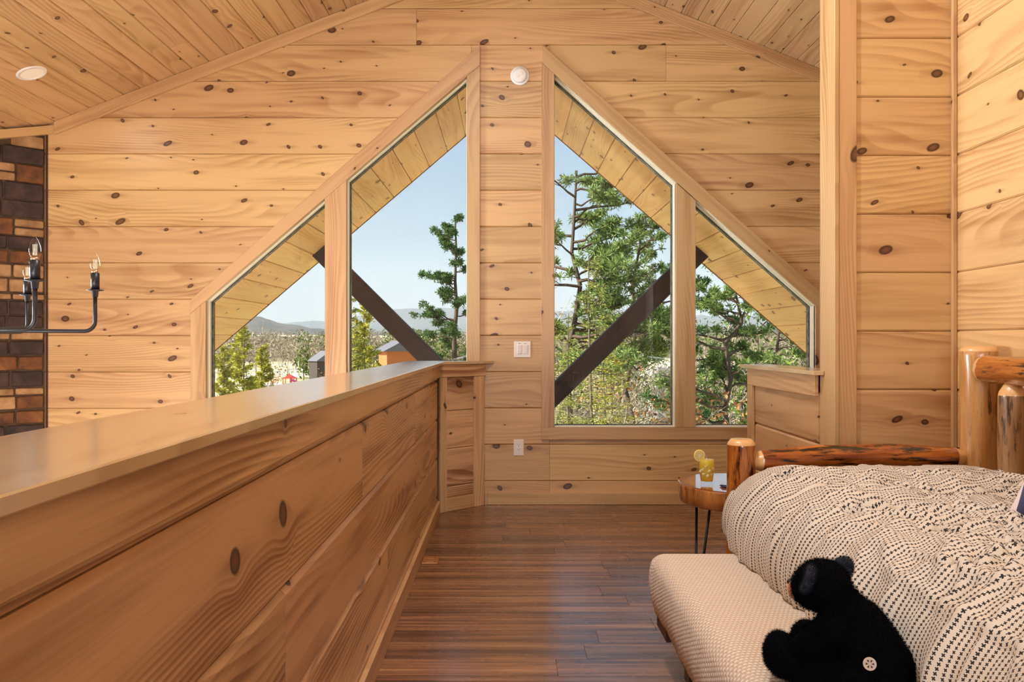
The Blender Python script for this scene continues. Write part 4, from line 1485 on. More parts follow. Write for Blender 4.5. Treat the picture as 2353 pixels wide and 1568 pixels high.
for i in range(10):
    a = i / 10 * 2 * math.pi
    p = [(0.004 * math.cos(a), 0.004 * math.sin(a))] + [(0.0215 * math.cos(a + q * 0.26), 0.0215 * math.sin(a + q * 0.26)) for q in (-1, -0.5, 0, 0.5, 1)]
    prism('segment', p, -0.0036, 0.0036, LM, m_pulp, ls, 0, 0)

m_pen = plain('dark_blue_pen', S(40, 56, 84), 0.25)
for nm, p0, p1, lab in (('pen', (0.905, 3.60), (1.015, 3.50), 'upper of two slim dark blue pens on the slab table beside the bed post'), ('pen', (0.903, 3.565), (1.02, 3.478), 'lower of two slim dark blue pens on the slab table beside the bed post')):
    a, b = Vector((*p0, ZT + 0.0048)), Vector((*p1, ZT + 0.0048))
    r = empty(nm, tuple(a), lab, 'pen', 'pens on the slab table')
    d = b - a
    tube_obj('barrel', [a, a + d * 0.04, a + d * 0.7], [0.002, 0.0045, 0.0045], m_pen, r, 10)
    tube_obj('cap', [a + d * 0.7, a + d * 0.98, b], [0.0048, 0.0048, 0.003], m_black, r, 10)

# ------------------------------------------------------------------ plush bear on the trundle
def bear():
    root_loc = Vector((0.725, 1.74, 0.385))
    r = empty('plush_bear', tuple(root_loc), 'black plush bear sitting on the beige blanket, seen from behind', 'plush toy')
    bm = bmesh.new()
    fwd = Vector((-0.66, 0.75, 0)).normalized()         # where it faces
    sd = Vector((fwd.y, -fwd.x, 0))                     # its right hand side ( +X +Y )
    up = Vector((0, 0, 1))

    def blob(c, rad, axes=(1, 1, 1), R=None):
        M = Matrix.Translation(c) @ (R.to_4x4() if R is not None else Matrix.Identity(4)) @ Matrix.Diagonal((*[a * rad for a in axes], 1))
        bmesh.ops.create_icosphere(bm, subdivisions=3, radius=1.0, matrix=M)

    def chain(pts, rads, n=8):
        for (a, b, ra, rb_) in zip(pts[:-1], pts[1:], rads[:-1], rads[1:]):
            a, b = Vector(a), Vector(b)
            for i in range(n + 1):
                t_ = i / n
                bmesh.ops.create_icosphere(bm, subdivisions=2, radius=ra + (rb_ - ra) * t_, matrix=Matrix.Translation(a.lerp(b, t_)))
    seat = Vector((0.745, 1.735, 0.385))
    head = Vector((0.657, 1.765, 0.606))
    # trunk leaning towards the head
    chain([seat + Vector((0.000, 0, 0.080)), seat + Vector((-0.018, 0.008, 0.125)), seat + Vector((-0.052, 0.02, 0.178)), seat + Vector((-0.066, 0.026, 0.205))], [0.074, 0.066, 0.047, 0.041], 7)
    blob(seat + Vector((0.018, -0.010, 0.064)), 0.066)
    # head
    blob(head, 0.0555, (1.04, 1.0, 0.97))
    blob(head + fwd * 0.020 + up * -0.010, 0.046)
    # arms: near (left) arm reaches forward and rests on the blanket
    shL = seat + Vector((-0.085, -0.020, 0.150))
    chain([shL, shL + Vector((-0.035, 0.05, -0.055)), Vector((0.628, 1.845, 0.434)), Vector((0.604, 1.862, 0.421))], [0.034, 0.031, 0.029, 0.028], 6)
    blob(Vector((0.605, 1.866, 0.416)), 0.029)
    shR = seat + sd * 0.075 + Vector((-0.04, 0.02, 0.14))
    chain([shR, shR + Vector((-0.03, 0.09, -0.05)), shR + Vector((-0.07, 0.13, -0.105))], [0.038, 0.034, 0.034], 6)
    # legs lie forward on the blanket
    for q, sg in ((-1, 1), (1, 1)):
        hip = seat + sd * (0.055 * q) + Vector((-0.005, 0.01, 0.050))
        chain([hip, hip + fwd * 0.09 + up * -0.004, hip + fwd * 0.155 + up * -0.006], [0.052, 0.044, 0.040], 6)
        blob(hip + fwd * 0.165 + up * 0.006, 0.042, (0.85, 0.85, 1.15))
    me = bm_to_mesh(bm, 'body')
    t = NT('black_plush')
    o = t.n('TexCoord').outputs['Object']
    nn = t.noise(o, 240.0, 3.0)
    m_fur = t.bsdf(t.mix(nn, (0.001, 0.001, 0.0015, 1), (0.003, 0.003, 0.004, 1)), 0.9, Specular_IOR_Level=0.05, bump=nn, bump_d=0.003, strength=0.8, Sheen_Weight=0.0)
    t2 = NT('black_plush_hair')
    rp = t2.n('NewGeometry').outputs['Random Per Island']
    m_hair = t2.bsdf(t2.mix(rp, (0.0010, 0.0010, 0.0015, 1), (0.0045, 0.004, 0.006, 1)), 0.9, Specular_IOR_Level=0.04)
    m_hair_e = plain('ear_hair', (0.014, 0.016, 0.026), 0.9, Specular_IOR_Level=0.05)
    body = mobj('body', me, m_fur, r, None, True)
    rm = body.modifiers.new('skin', 'REMESH'); rm.mode = 'VOXEL'; rm.voxel_size = 0.0055; rm.use_smooth_shade = True
    sm = body.modifiers.new('soften', 'SMOOTH'); sm.factor = 0.6; sm.iterations = 10
    m_ear = mat_cloth('blue_black_ear_plush', (0.020, 0.022, 0.034))
    # ears: cupped discs either side of the head
    ears = []
    for q, off in ((-1, Vector((-0.006, 0.0, 0.0))), (1, Vector((0.012, -0.01, 0.0)))):
        c = head + sd * (0.048 * q) + up * (0.022 if q < 0 else 0.026) + off
        nrm = (fwd * 0.75 + up * 0.25 + sd * 0.35 * q).normalized()
        a = up.cross(nrm).normalized()
        R = frame_from((0, 0, 0), a, nrm.cross(a), nrm).to_3x3()
        b2 = bmesh.new()
        bmesh.ops.create_icosphere(b2, subdivisions=3, radius=1.0, matrix=Matrix.Diagonal((0.026, 0.030, 0.0135, 1)))
        for v in b2.verts:
            if v.co.z > 0:
                v.co.z -= 0.010 * max(0, 1 - (v.co.x ** 2 + v.co.y ** 2) / 0.0005)
        ears.append(mobj('ear', bm_to_mesh(b2, 'ear'), m_ear, r, Matrix.Translation(c) @ R.to_4x4(), True))
    m_muz = mat_cloth('tan_muzzle', S(196, 128, 72))
    b2 = bmesh.new()
    bmesh.ops.create_icosphere(b2, subdivisions=3, radius=1.0, matrix=Matrix.Diagonal((0.030, 0.030, 0.026, 1)))
    mz = mobj('muzzle', bm_to_mesh(b2, 'muzzle'), m_muz, r, Matrix.Translation(head + fwd * 0.046 + up * -0.020), True)
    b2 = bmesh.new()
    bmesh.ops.create_icosphere(b2, subdivisions=2, radius=1.0, matrix=Matrix.Diagonal((0.009, 0.009, 0.007, 1)))
    mobj('nose', bm_to_mesh(b2, 'nose'), m_black, mz, Matrix.Translation(head + fwd * 0.074 + sd * 0.004 + up * -0.010), True)
    for q in (-1, 1):
        b2 = bmesh.new()
        bmesh.ops.create_icosphere(b2, subdivisions=2, radius=0.0055)
        mobj('eye', bm_to_mesh(b2, 'eye'), m_black, r, Matrix.Translation(head + fwd * 0.052 + sd * 0.020 * q + up * 0.012), True)
    # fur blades standing on the evaluated surfaces
    bpy.context.view_layer.update()
    dg = bpy.context.evaluated_depsgraph_get()
    for ob, cnt, ln in [(body, 52000, 0.0085)] + [(e_, 3500, 0.0075) for e_ in ears]:
        ev = ob.evaluated_get(dg)
        m2 = ev.to_mesh()
        m2.calc_loop_triangles()
        co = np.zeros(len(m2.vertices) * 3, dtype=np.float32); m2.vertices.foreach_get('co', co); co = co.reshape(-1, 3)
        no = np.zeros(len(m2.vertices) * 3, dtype=np.float32); m2.vertices.foreach_get('normal', no); no = no.reshape(-1, 3)
        tr = np.zeros(len(m2.loop_triangles) * 3, dtype=np.int32); m2.loop_triangles.foreach_get('vertices', tr); tr = tr.reshape(-1, 3)
        ev.to_mesh_clear()
        A, B, C = co[tr[:, 0]], co[tr[:, 1]], co[tr[:, 2]]
        ar = np.linalg.norm(np.cross(B - A, C - A), axis=1)
        idx = RNG.choice(len(tr), cnt, p=ar / ar.sum())
        u_, v_ = RNG.random(cnt), RNG.random(cnt)
        fl = u_ + v_ > 1
        u_[fl], v_[fl] = 1 - u_[fl], 1 - v_[fl]
        P = A[idx] + (B - A)[idx] * u_[:, None] + (C - A)[idx] * v_[:, None]
        N = no[tr[idx, 0]]
        N = N + RNG.normal(0, 0.42, N.shape) + np.array([0, 0, -0.25])
        N /= np.linalg.norm(N, axis=1)[:, None]
        T = np.cross(N, RNG.normal(0, 1, N.shape)); T /= np.linalg.norm(T, axis=1)[:, None]
        L = (ln * RNG.uniform(0.6, 1.2, cnt))[:, None]
        P = P - N * 0.001
        Vv = np.stack([P - T * 0.00045, P + T * 0.00045, P + N * L], axis=1).reshape(-1, 3)
        Ff = np.arange(cnt * 3).reshape(-1, 3)
        fo_ = mobj('fur', npmesh('fur', Vv, Ff), m_hair if ob is body else m_hair_e, ob if ob is not body else r, WM[ob.name])
        fo_['kind'] = 'stuff'
    # round stitched patch low on the back
    tg = seat + Vector((0.0, 0, 0.0))
    ray_o = Vector((0, 0, CAMZ))
    pt = Vector(((1996 - VX) / FPX, 1.0, (VY - 1525) / FPX))
    hit, loc, nrm, _ = body.evaluated_get(dg).ray_cast(ray_o, pt.normalized())
    if hit:
        nrm = (nrm + Vector((0.05, -0.3, 0.1))).normalized()
        a = Vector((0, 0, 1)).cross(nrm).normalized()
        M = frame_from(loc + nrm * 0.008, a, nrm.cross(a), nrm)
        tgb = lathe_obj('round_patch', [(0.0128, 0.0), (0.0128, 0.0016), (0.0118, 0.002)], mat_cloth('pale_patch', S(198, 178, 162)), r, M, 28)
        m_dk = plain('patch_print', S(70, 60, 56), 0.9)
        for i in range(6):
            a0 = i / 6 * 2 * math.pi
            p = [(rr * math.cos(a0 + q), rr * math.sin(a0 + q)) for rr, q in ((0.0025, 0.0), (0.0078, -0.30), (0.0084, 0.0), (0.0078, 0.30))]
            prism('printed_wedge', p, 0.0018, 0.0023, M, m_dk, tgb, 0, 0)
    return r


bear()

# ================================================================== outside the windows
def at(px, py, Y):
    return Vector(((px - VX) / FPX * Y, Y, CAMZ - (py - VY) / FPX * Y))


# ------------------------------------------------------------------ gable overhang: soffit boards, fascia, timber brace
YO = 7.46
sof = empty('gable_overhang', (0, 6.0, 3.2), 'deep roof overhang with honey coloured soffit boards outside the gable windows', 'roof overhang')
for sg, z_r, sl in ((-1, CAMZ + 2.13, 0.857), (1, CAMZ + 2.199, 0.869)):
    a = math.atan(sl)
    if sg < 0:
        F = frame_from((0, 0, z_r), (0, 1, 0), (math.cos(a), 0, math.sin(a)), (math.sin(a), 0, -math.cos(a)))
        u0, u1 = YW + 0.145, YO
    else:
        F = frame_from((0, 0, z_r), (0, -1, 0), (-math.cos(a), 0, math.sin(a)), (-math.sin(a), 0, -math.cos(a)))
        u0, u1 = -YO, -YW - 0.145
    LN = 4.3
    rows(sof, m_soffit, F, u0, u1, -LN, -0.01, 0.2075, phase=-0.06 if sg < 0 else -0.02, t=0.018, c=0.004, gap=0.004, name='soffit_board')
    V, F_ = plank_geo([(-LN, u0, u1), (0.10, u0, u1)], 0.16, 0.0, -0.0185)
    mobj('roof_slab', pymesh('roof_slab', V, F_), m_core, sof, F)
    uu = (YO, YO + 0.02) if sg < 0 else (-YO - 0.02, -YO)
    V, F_ = plank_geo([(-LN, uu[0], uu[1]), (0.0, uu[0], uu[1])], 0.19, 0.0, 0.004)
    mobj('fascia', pymesh('fascia', V, F_), plain('brown_fascia', S(120, 74, 36), 0.6), sof, F)


def mat_timber():
    t = NT('dark_stained_timber')
    x, y, z = t.sep(t.n('TexCoord').outputs['Object'])
    n = t.noise(t.comb(t.m('MULTIPLY', x, 3.0), t.m('MULTIPLY', y, 60.0), t.m('MULTIPLY', z, 60.0)), 1.0, 3.0)
    sp = t.noise(t.n('TexCoord').outputs['Object'], 120.0, 2.0)
    c = t.mix(n, (*S(34, 26, 24), 1), (*S(74, 60, 54), 1))
    c = t.mix(t.smooth(sp, 0.72, 0.80), c, (*S(140, 128, 118), 1))
    return t.bsdf(c, 0.7, bump=n, bump_d=0.002, strength=0.4)


m_timber = mat_timber()
brace = empty('timber_brace', (0, 7.2, 0), 'dark timber V brace in the overhang outside both pairs of windows', 'brace')
YBR = 7.20


def beam(name, p0, p1, h, d, parent):
    p0, p1 = Vector(p0), Vector(p1)
    ax = (p1 - p0); L = ax.length; ax.normalize()
    v = Vector((0, 1, 0)).cross(ax)
    M = frame_from((p0 + p1) / 2, ax, v, ax.cross(v))
    bm = bmesh.new()
    box_bm(bm, (-L / 2, -h / 2, -d / 2), (L / 2, h / 2, d / 2), 0.006)
    return mobj(name, bm_to_mesh(bm, name), m_timber, parent, M)


beam('brace_beam', at(716, 556, YBR), at(1118, 957, YBR), 0.152, 0.14, brace)
beam('brace_beam', at(1620, 566, YBR), at(1205, 975, YBR), 0.158, 0.14, brace)
beam('king_post', (0, YBR, CAMZ + 1.95), (0, YBR, -1.0), 0.16, 0.14, brace)

# ------------------------------------------------------------------ ground and hills
GZ = -9.6


def ground_h(x, y):
    t_ = min(1.0, max(0.0, (y - 12) / 55.0))
    t_ = t_ * t_ * (3 - 2 * t_)
    h = -4.6 + (GZ + 4.6) * t_
    far = max(0.0, (y - 210) / 400.0)
    h += 14 * far * far + 1.2 * noise.noise(Vector((x * 0.02, y * 0.02, 0.3))) * t_
    return h


def mat_ground():
    t = NT('dry_meadow_ground')
    o = t.n('TexCoord').outputs['Object']
    n = t.noise(o, 0.05, 5.0, 0.65)
    n2 = t.noise(o, 1.3, 4.0, 0.7)
    c = t.ramp(n, [(0.36, S(172, 164, 120)), (0.50, S(214, 202, 170)), (0.62, S(226, 218, 198))])
    c = t.mix(t.m('MULTIPLY', n2, 0.3), c, (*S(140, 124, 84), 1))
    return t.bsdf(c, 0.95)


V, F = [], []
nx_, ny_ = 60, 70
ys = [6.2 + (640 - 6.2) * (j / ny_) ** 2.2 for j in range(ny_ + 1)]
for y in ys:
    for i in range(nx_ + 1):
        x = (i / nx_ - 0.5) * (60 + y * 2.0)
        V.append((x, y, ground_h(x, y)))
for j in range(ny_):
    for i in range(nx_):
        a = j * (nx_ + 1) + i
        F.append((a, a + 1, a + nx_ + 2, a + nx_ + 1))
g = mobj('ground', npmesh('ground', V, F), mat_ground(), None, None, True)
tag(g, 'sunlit dry grass and gravel ground in the valley outside', kind='structure')


def mat_hill(name, stops, scale):
    t = NT(name)
    o = t.n('TexCoord').outputs['Object']
    n = t.noise(o, scale, 6.0, 0.7)
    n2 = t.noise(o, scale * 9, 4.0, 0.7)
    f = t.m('ADD', t.m('MULTIPLY', n, 0.65), t.m('MULTIPLY', n2, 0.35))
    return t.bsdf(t.ramp(f, stops), 0.95, bump=n2, bump_d=2.0, strength=1.0)


def hill(name, Yr, depth, ridge, z_foot, mat, label, rough, seed):
    """a ridge: crest given as photo points at distance Yr, sloping down to the front and the back"""
    xs = [((px - VX) / FPX * Yr, CAMZ - (py - VY) / FPX * Yr) for px, py in ridge]
    nX, nY = 260, 26
    V, F = [], []
    x0, x1 = xs[0][0], xs[-1][0]
    for j in range(nY + 1):
        tt = j / nY
        y = Yr - depth + depth * 1.5 * tt
        prof = math.sin(min(1.0, (tt * 1.5)) * math.pi / 2) if tt < 0.667 else math.cos((tt - 0.667) / 0.333 * math.pi / 2)
        for i in range(nX + 1):
            x = x0 + (x1 - x0) * i / nX
            for (a, za), (b, zb_) in zip(xs[:-1], xs[1:]):
                if a <= x <= b:
                    q = (x - a) / (b - a)
                    q = q * q * (3 - 2 * q)
                    z = za + (zb_ - za) * q
                    break
            z += rough * noise.fractal(Vector((x / Yr * 22 + seed, seed, y / Yr * 22)), 1.0, 2.0, 5)
            V.append((x * (y / Yr), y, z_foot + (z - z_foot) * prof))
    for j in range(nY):
        for i in range(nX):
            a = j * (nX + 1) + i
            F.append((a, a + 1, a + nX + 2, a + nX + 1))
    o = mobj(name, npmesh(name, V, F), mat, None, None, True)
    tag(o, label, kind='structure')
    return o


hill('hill_mountain', 3600, 900, [(-900, 760), (300, 752), (600, 748), (740, 742), (905, 716), (1000, 710), (1100, 706), (1300, 716), (1700, 730), (2600, 745), (3400, 760)], -30,
     mat_hill('mountain_forest', [(0.3, S(58, 66, 54)), (0.5, S(84, 84, 70)), (0.7, S(110, 104, 90))], 0.004), 'long wooded mountain on the horizon', 16, 3.0)
hill('hill_ridge', 1500, 420, [(-1400, 760), (300, 745), (480, 738), (600, 733), (660, 745), (720, 757), (800, 762), (960, 765), (1300, 760), (1700, 752), (2600, 745), (3600, 750)], -25,
     mat_hill('ridge_forest', [(0.3, S(48, 56, 40)), (0.5, S(84, 78, 58)), (0.7, S(120, 108, 84))], 0.009), 'nearer wooded ridge left of the mountain', 7, 9.0)
hill('hill_slope', 620, 260, [(-1400, 775), (300, 772), (560, 770), (700, 776), (900, 783), (1100, 784), (1400, 774), (1800, 770), (2600, 765), (3600, 770)], GZ,
     mat_hill('slope_woods', [(0.3, S(62, 70, 40)), (0.5, S(120, 106, 78)), (0.7, S(150, 134, 104))], 0.03), 'low wooded slope beyond the valley clearing', 3, 17.0)

# ------------------------------------------------------------------ foliage builders (numpy)
def rand_unit(n):
    v = RNG.normal(0, 1, (n, 3))
    return v / np.linalg.norm(v, axis=1)[:, None]


def blades(P, D, ln, wd):
    """small leaf diamonds at P along D"""
    n = len(P)
    S_ = np.cross(D, rand_unit(n))
    S_ /= np.maximum(np.linalg.norm(S_, axis=1), 1e-6)[:, None]
    ln = np.broadcast_to(np.asarray(ln), (n,))[:, None]
    wd = np.broadcast_to(np.asarray(wd), (n,))[:, None]
    V = np.stack([P - D * ln * 0.5, P + S_ * wd * 0.5, P + D * ln * 0.5, P - S_ * wd * 0.5], axis=1).reshape(-1, 3)
    return V, np.arange(n * 4).reshape(-1, 4)


def tubes(segs, sides=4):
    """segs: rows p0(3) p1(3) r0 r1"""
    A = np.array(segs, dtype=np.float64)
    p0, p1, r0, r1 = A[:, 0:3], A[:, 3:6], A[:, 6], A[:, 7]
    d = p1 - p0
    d /= np.maximum(np.linalg.norm(d, axis=1), 1e-9)[:, None]
    ref = np.where(np.abs(d[:, 2:3]) < 0.9, np.array([[0, 0, 1.0]]), np.array([[1.0, 0, 0]]))
    s = np.cross(d, ref); s /= np.linalg.norm(s, axis=1)[:, None]
    u = np.cross(s, d)
    V = []
    for p, r in ((p0, r0), (p1, r1)):
        for k_ in range(sides):
            a = 2 * math.pi * k_ / sides
            V.append(p + s * (math.cos(a) * r)[:, None] + u * (math.sin(a) * r)[:, None] if False else p + (s * math.cos(a) + u * math.sin(a)) * r[:, None])
    V = np.stack(V, axis=1)
    n = len(A)
    F = []
    for k_ in range(sides):
        j = (k_ + 1) % sides
        F.append(np.stack([np.full(n, k_), np.full(n, j), np.full(n, sides + j), np.full(n, sides + k_)], axis=1))
    F = np.stack(F, axis=1).reshape(-1, 4)
    F = F + np.repeat(np.arange(n) * sides * 2, sides)[:, None]
    return V.reshape(-1, 3), F


def mat_leaf(name, c0, c1, c2, trans=0.35):
    t = NT(name)
    rp = t.n('NewGeometry').outputs['Random Per Island']
    col = t.ramp(rp, [(0.0, c0), (0.5, c1), (1.0, c2)])
    d = t.n('BsdfDiffuse', {'Color': col})
    tr = t.n('BsdfTranslucent', {'Color': col})
    mx = t.n('MixShader', {0: trans, 1: d.outputs[0], 2: tr.outputs[0]})
    t.t.links.new(mx.outputs[0], t.out.inputs[0])
    return t.mat


def mat_bark(name, c0, c1):
    t = NT(name)
    n = t.noise(t.n('TexCoord').outputs['Object'], 6.0, 4.0, 0.7)
    return t.bsdf(t.mix(n, (*c0, 1), (*c1, 1)), 0.9)


m_bark = mat_bark('grey_brown_bark', S(76, 62, 50), S(132, 114, 94))
m_bark_pale = mat_bark('pale_twig_bark', S(132, 118, 98), S(196, 184, 160))
m_bark_dark = mat_bark('dark_pine_bark', S(58, 46, 38), S(104, 86, 70))
m_lf_yellow = mat_leaf('yellow_green_needles', S(132, 134, 42), S(184, 180, 72), S(216, 208, 116))
m_lf_hem = mat_leaf('soft_green_needles', S(100, 114, 52), S(152, 158, 76), S(196, 194, 116))
m_lf_pine = mat_leaf('pine_needles', S(74, 98, 54), S(122, 146, 80), S(172, 186, 118))
m_lf_pine2 = mat_leaf('dark_pine_needles', S(48, 78, 46), S(84, 116, 70), S(120, 148, 98))
m_lf_brown = mat_leaf('dry_brown_leaves', S(120, 70, 40), S(164, 112, 70), S(190, 150, 104))


def finish_tree(name, base, label, group, segs, P, D, ln, wd, mleaf, mbark, sides=4):
    base = Vector(base)
    r = empty(name, tuple(base), label, 'tree', group)
    if len(segs):
        V, F = tubes(segs, sides)
        mobj('trunk_and_branches', npmesh('trunk_and_branches', V, F), mbark, r, Matrix.Translation(base))
    if P is not None and len(P):
        V, F = blades(P, D, ln, wd)
        f_ = mobj('foliage', npmesh('foliage', V, F), mleaf, r, Matrix.Translation(base))
        f_['kind'] = 'stuff'
    return r


def path_segs(p, q, r0, r1, n=4, bend=0.1):
    p, q = np.array(p, float), np.array(q, float)
    L = np.linalg.norm(q - p)
    pts = [p]
    for i in range(1, n + 1):
        c = p + (q - p) * i / n
        if i < n:
            c = c + RNG.normal(0, bend * L / n, 3)
        pts.append(c)
    return [[*pts[i], *pts[i + 1], r0 + (r1 - r0) * i / n, r0 + (r1 - r0) * (i + 1) / n] for i in range(n)], pts


def hemlock(name, base, H, R, label, group, mleaf, n_br=150, per=240, leaf=(0.10, 0.05), droop=0.25, z_low=0.06, tr=None):
    """feathery conifer: whorls of fine drooping branches clothed with short sprays"""
    segs, _ = path_segs((0, 0, 0), (RNG.normal(0, 0.02) * H, RNG.normal(0, 0.02) * H, H), tr or H * 0.008, 0.008, 8, 0.03)
    Ps, Ds = [], []
    for i in range(n_br):
        t_ = z_low + (1 - z_low) * (i + RNG.random()) / n_br
        z = H * t_
        L = R * (1 - t_) ** 0.75 * RNG.uniform(0.55, 1.1) + 0.12
        az = RNG.uniform(0, 2 * math.pi)
        d = np.array([math.cos(az), math.sin(az), RNG.uniform(0.0, 0.35)])
        tip = np.array([0, 0, z]) + d * L + np.array([0, 0, -droop * L])
        s_, pts = path_segs((0, 0, z), tip, 0.006 + 0.010 * L / max(R, 0.1), 0.003, 3, 0.12)
        segs += s_
        n = max(6, int(per * (L / R) ** 1.2))
        f = RNG.beta(1.6, 1.1, n)
        P = np.array([0, 0, z]) + np.outer(f, tip - np.array([0, 0, z]))
        side = np.cross(tip - np.array([0, 0, z]), [0, 0, 1.0]); side /= max(np.linalg.norm(side), 1e-6)
        lat = RNG.normal(0, 1, n) * 0.20 * L * (0.35 + 0.8 * (1 - f))
        P = P + np.outer(lat, side) + RNG.normal(0, 0.035 * L + 0.02, (n, 3)) + np.array([0, 0, -0.10]) * (np.abs(lat) / max(L, 0.1))[:, None]
        dd = (tip - np.array([0, 0, z]))[None, :] / L + np.outer(np.sign(lat) * 0.8, side) + RNG.normal(0, 0.4, (n, 3))
        dd /= np.linalg.norm(dd, axis=1)[:, None]
        Ps.append(P); Ds.append(dd)
    P, D = np.concatenate(Ps), np.concatenate(Ds)
    n = len(P)
    return finish_tree(name, base, label, group, segs, P, D, leaf[0] * RNG.uniform(0.6, 1.4, n), leaf[1] * RNG.uniform(0.6, 1.4, n), mleaf, m_bark)


def pine(name, base, H, label, group, mleaf, limbs, lean=(0, 0), tuft=0.36, needles=26, r_tr=None, needle=(0.17, 0.028), sub=5, mb=None, bend=0.12):
    """open pine: a leaning trunk, limbs given as (height fraction, azimuth deg, length, rise), tufts at the twig ends"""
    mb = mb or m_bark_dark
    top = np.array([lean[0], lean[1], H])
    segs, pts = path_segs((0, 0, 0), top, r_tr or H * 0.016, 0.03, 10, bend)
    pts = np.array(pts)

    def trunk(f):
        q = f * (len(pts) - 1)
        i = min(int(q), len(pts) - 2)
        return pts[i] + (pts[i + 1] - pts[i]) * (q - i)
    tips = []
    for f, az, L, rise in limbs:
        p = trunk(f)
        a = math.radians(az)
        q = p + np.array([math.cos(a) * L, math.sin(a) * L, rise * L])
        s_, lp = path_segs(p, q, 0.018 + 0.016 * L, 0.012, 5, 0.18)
        segs += s_
        lp = np.array(lp)
        tips.append(q)
        for _ in range(int(sub * max(1.0, L))):
            g_ = RNG.uniform(0.25, 1.0)
            i = min(int(g_ * 5), 4)
            b = lp[i] + (lp[i + 1] - lp[i]) * (g_ * 5 - i)
            a2 = a + RNG.normal(0, 0.8)
            l2 = L * RNG.uniform(0.15, 0.38)
            e_ = b + np.array([math.cos(a2) * l2, math.sin(a2) * l2, RNG.uniform(0.05, 0.6) * l2])
            s2, sp = path_segs(b, e_, 0.012, 0.006, 2, 0.15)
            segs += s2
            tips.append(e_)
            for _k in range(3):
                a3 = a2 + RNG.normal(0, 0.7)
                e3 = sp[1] + np.array([math.cos(a3), math.sin(a3), RNG.uniform(0.1, 0.8)]) * l2 * RNG.uniform(0.3, 0.6)
                segs.append([*sp[1], *e3, 0.006, 0.004])
                tips.append(e3)
    tips = np.array(tips)
    nt = len(tips)
    C = np.repeat(tips, needles, axis=0)
    D = rand_unit(nt * needles) + np.array([0, 0, 0.35])
    D /= np.linalg.norm(D, axis=1)[:, None]
    rr = tuft * RNG.uniform(0.15, 0.6, len(C))
    P = C + D * rr[:, None]
    n = len(P)
    return finish_tree(name, base, label, group, segs, P, D, needle[0] * RNG.uniform(0.7, 1.3, n), needle[1] * RNG.uniform(0.7, 1.4, n), mleaf, mb)


def bare(name, base, H, label, group, levels=5, spread=0.55, r0=0.09, mbark=None, leaves=0, mleaf=None, lean=(0, 0), upright=0.25, kids=(3, 4), leafsz=(0.09, 0.06)):
    """leafless tree: forking limbs down to fine twigs, a few dry leaves"""
    segs = []
    tips = []

    def grow(p, d, L, r, lev):
        n = 3
        q = p.copy()
        dd = d.copy()
        for i in range(n):
            dd = dd + RNG.normal(0, 0.14, 3); dd /= np.linalg.norm(dd)
            e_ = q + dd * L / n
            segs.append([*q, *e_, r * (1 - 0.12 * i), r * (1 - 0.12 * (i + 1))])
            if lev > 0 and i >= 1:
                for _ in range(RNG.integers(1, 3)):
                    nd = dd + RNG.normal(0, spread, 3) + np.array([0, 0, upright * 0.5])
                    nd /= np.linalg.norm(nd)
                    grow(e_.copy(), nd, L * RNG.uniform(0.45, 0.68), r * 0.52, lev - 1)
            q = e_
        if lev == 0:
            tips.append(q)
    d0 = np.array([lean[0], lean[1], 1.0]); d0 /= np.linalg.norm(d0)
    grow(np.zeros(3), d0, H * 0.42, r0, levels)
    P = D = None
    if leaves and tips:
        T = np.array(tips)
        P = T[RNG.integers(0, len(T), leaves)] + RNG.normal(0, 0.08, (leaves, 3))
        D = rand_unit(leaves)
    return finish_tree(name, base, label, group, segs, P, D, leafsz[0], leafsz[1], mleaf or m_lf_brown, mbark or m_bark_pale, 3)


def base_at(px, Y):
    x = (px - VX) / FPX * Y
    return (x, Y, ground_h(x, Y))


def h_top(px, py, Y):
    return CAMZ - (py - VY) / FPX * Y - ground_h((px - VX) / FPX * Y, Y)


# ---- left pair of windows
RNG = np.random.default_rng(23)
GY = 'yellow green trees outside the left windows'
for px, py, Y, R, lab in ((556, 748, 26, 1.25, 'yellow green feathery tree in the middle of the low left window'), (508, 800, 24, 1.0, 'small yellow green feathery tree at the left edge of the low left window'),
                          (604, 795, 29, 0.9, 'thin yellow green feathery tree right of the tallest one in the low left window'), (838, 700, 23, 1.05, 'yellow green feathery tree beneath the dark left brace')):
    hemlock('feathery_tree', base_at(px, Y), h_top(px, py, Y), R, lab, GY, m_lf_yellow, n_br=150, per=300, leaf=(0.10, 0.045), droop=-0.25)
hemlock('feathery_tree', base_at(806, 21), h_top(806, 660, 21), 0.6, 'slim green tree hugging the left mullion behind the dark brace', GY, m_lf_hem, n_br=90, per=150, leaf=(0.08, 0.034), droop=-0.2)
GB = 'leafless trees outside the windows'
bare('leafless_tree', base_at(612, 34), h_top(612, 720, 34), 'tall leafless tree leaning right in the low left window', GB, 5, 0.5, 0.07, lean=(0.12, 0), leaves=260)
bare('leafless_tree', base_at(655, 30), h_top(655, 810, 30), 'low leafless tree with dry leaves above the railing cap', GB, 5, 0.6, 0.06, leaves=700)
bare('leafless_tree', base_at(880, 26), h_top(880, 790, 26), 'twiggy leafless tree under the left brace', GB, 5, 0.55, 0.05)
bare('leafless_tree', base_at(1000, 38), h_top(1000, 715, 38), 'slender leafless tree left of the lone tall pine', GB, 5, 0.45, 0.06)
bare('leafless_tree', base_at(1066, 34), h_top(1066, 700, 34), 'leafless tree against the right casing of the tall left window', GB, 5, 0.45, 0.06)
GP_ = 'pines outside the windows'
lm = []
for i in range(26):
    f = 0.50 + 0.5 * i / 26
    lm.append((f, RNG.uniform(0, 360), (1.35 if i % 3 else 0.8) * (1.15 - (f - 0.5) * 1.4) * RNG.uniform(0.6, 1.1) + 0.15, RNG.uniform(0.0, 0.45)))
lm += [(0.66, 180, 1.6, 0.12), (0.80, 170, 1.35, 0.2), (0.60, 190, 1.25, 0.1)]
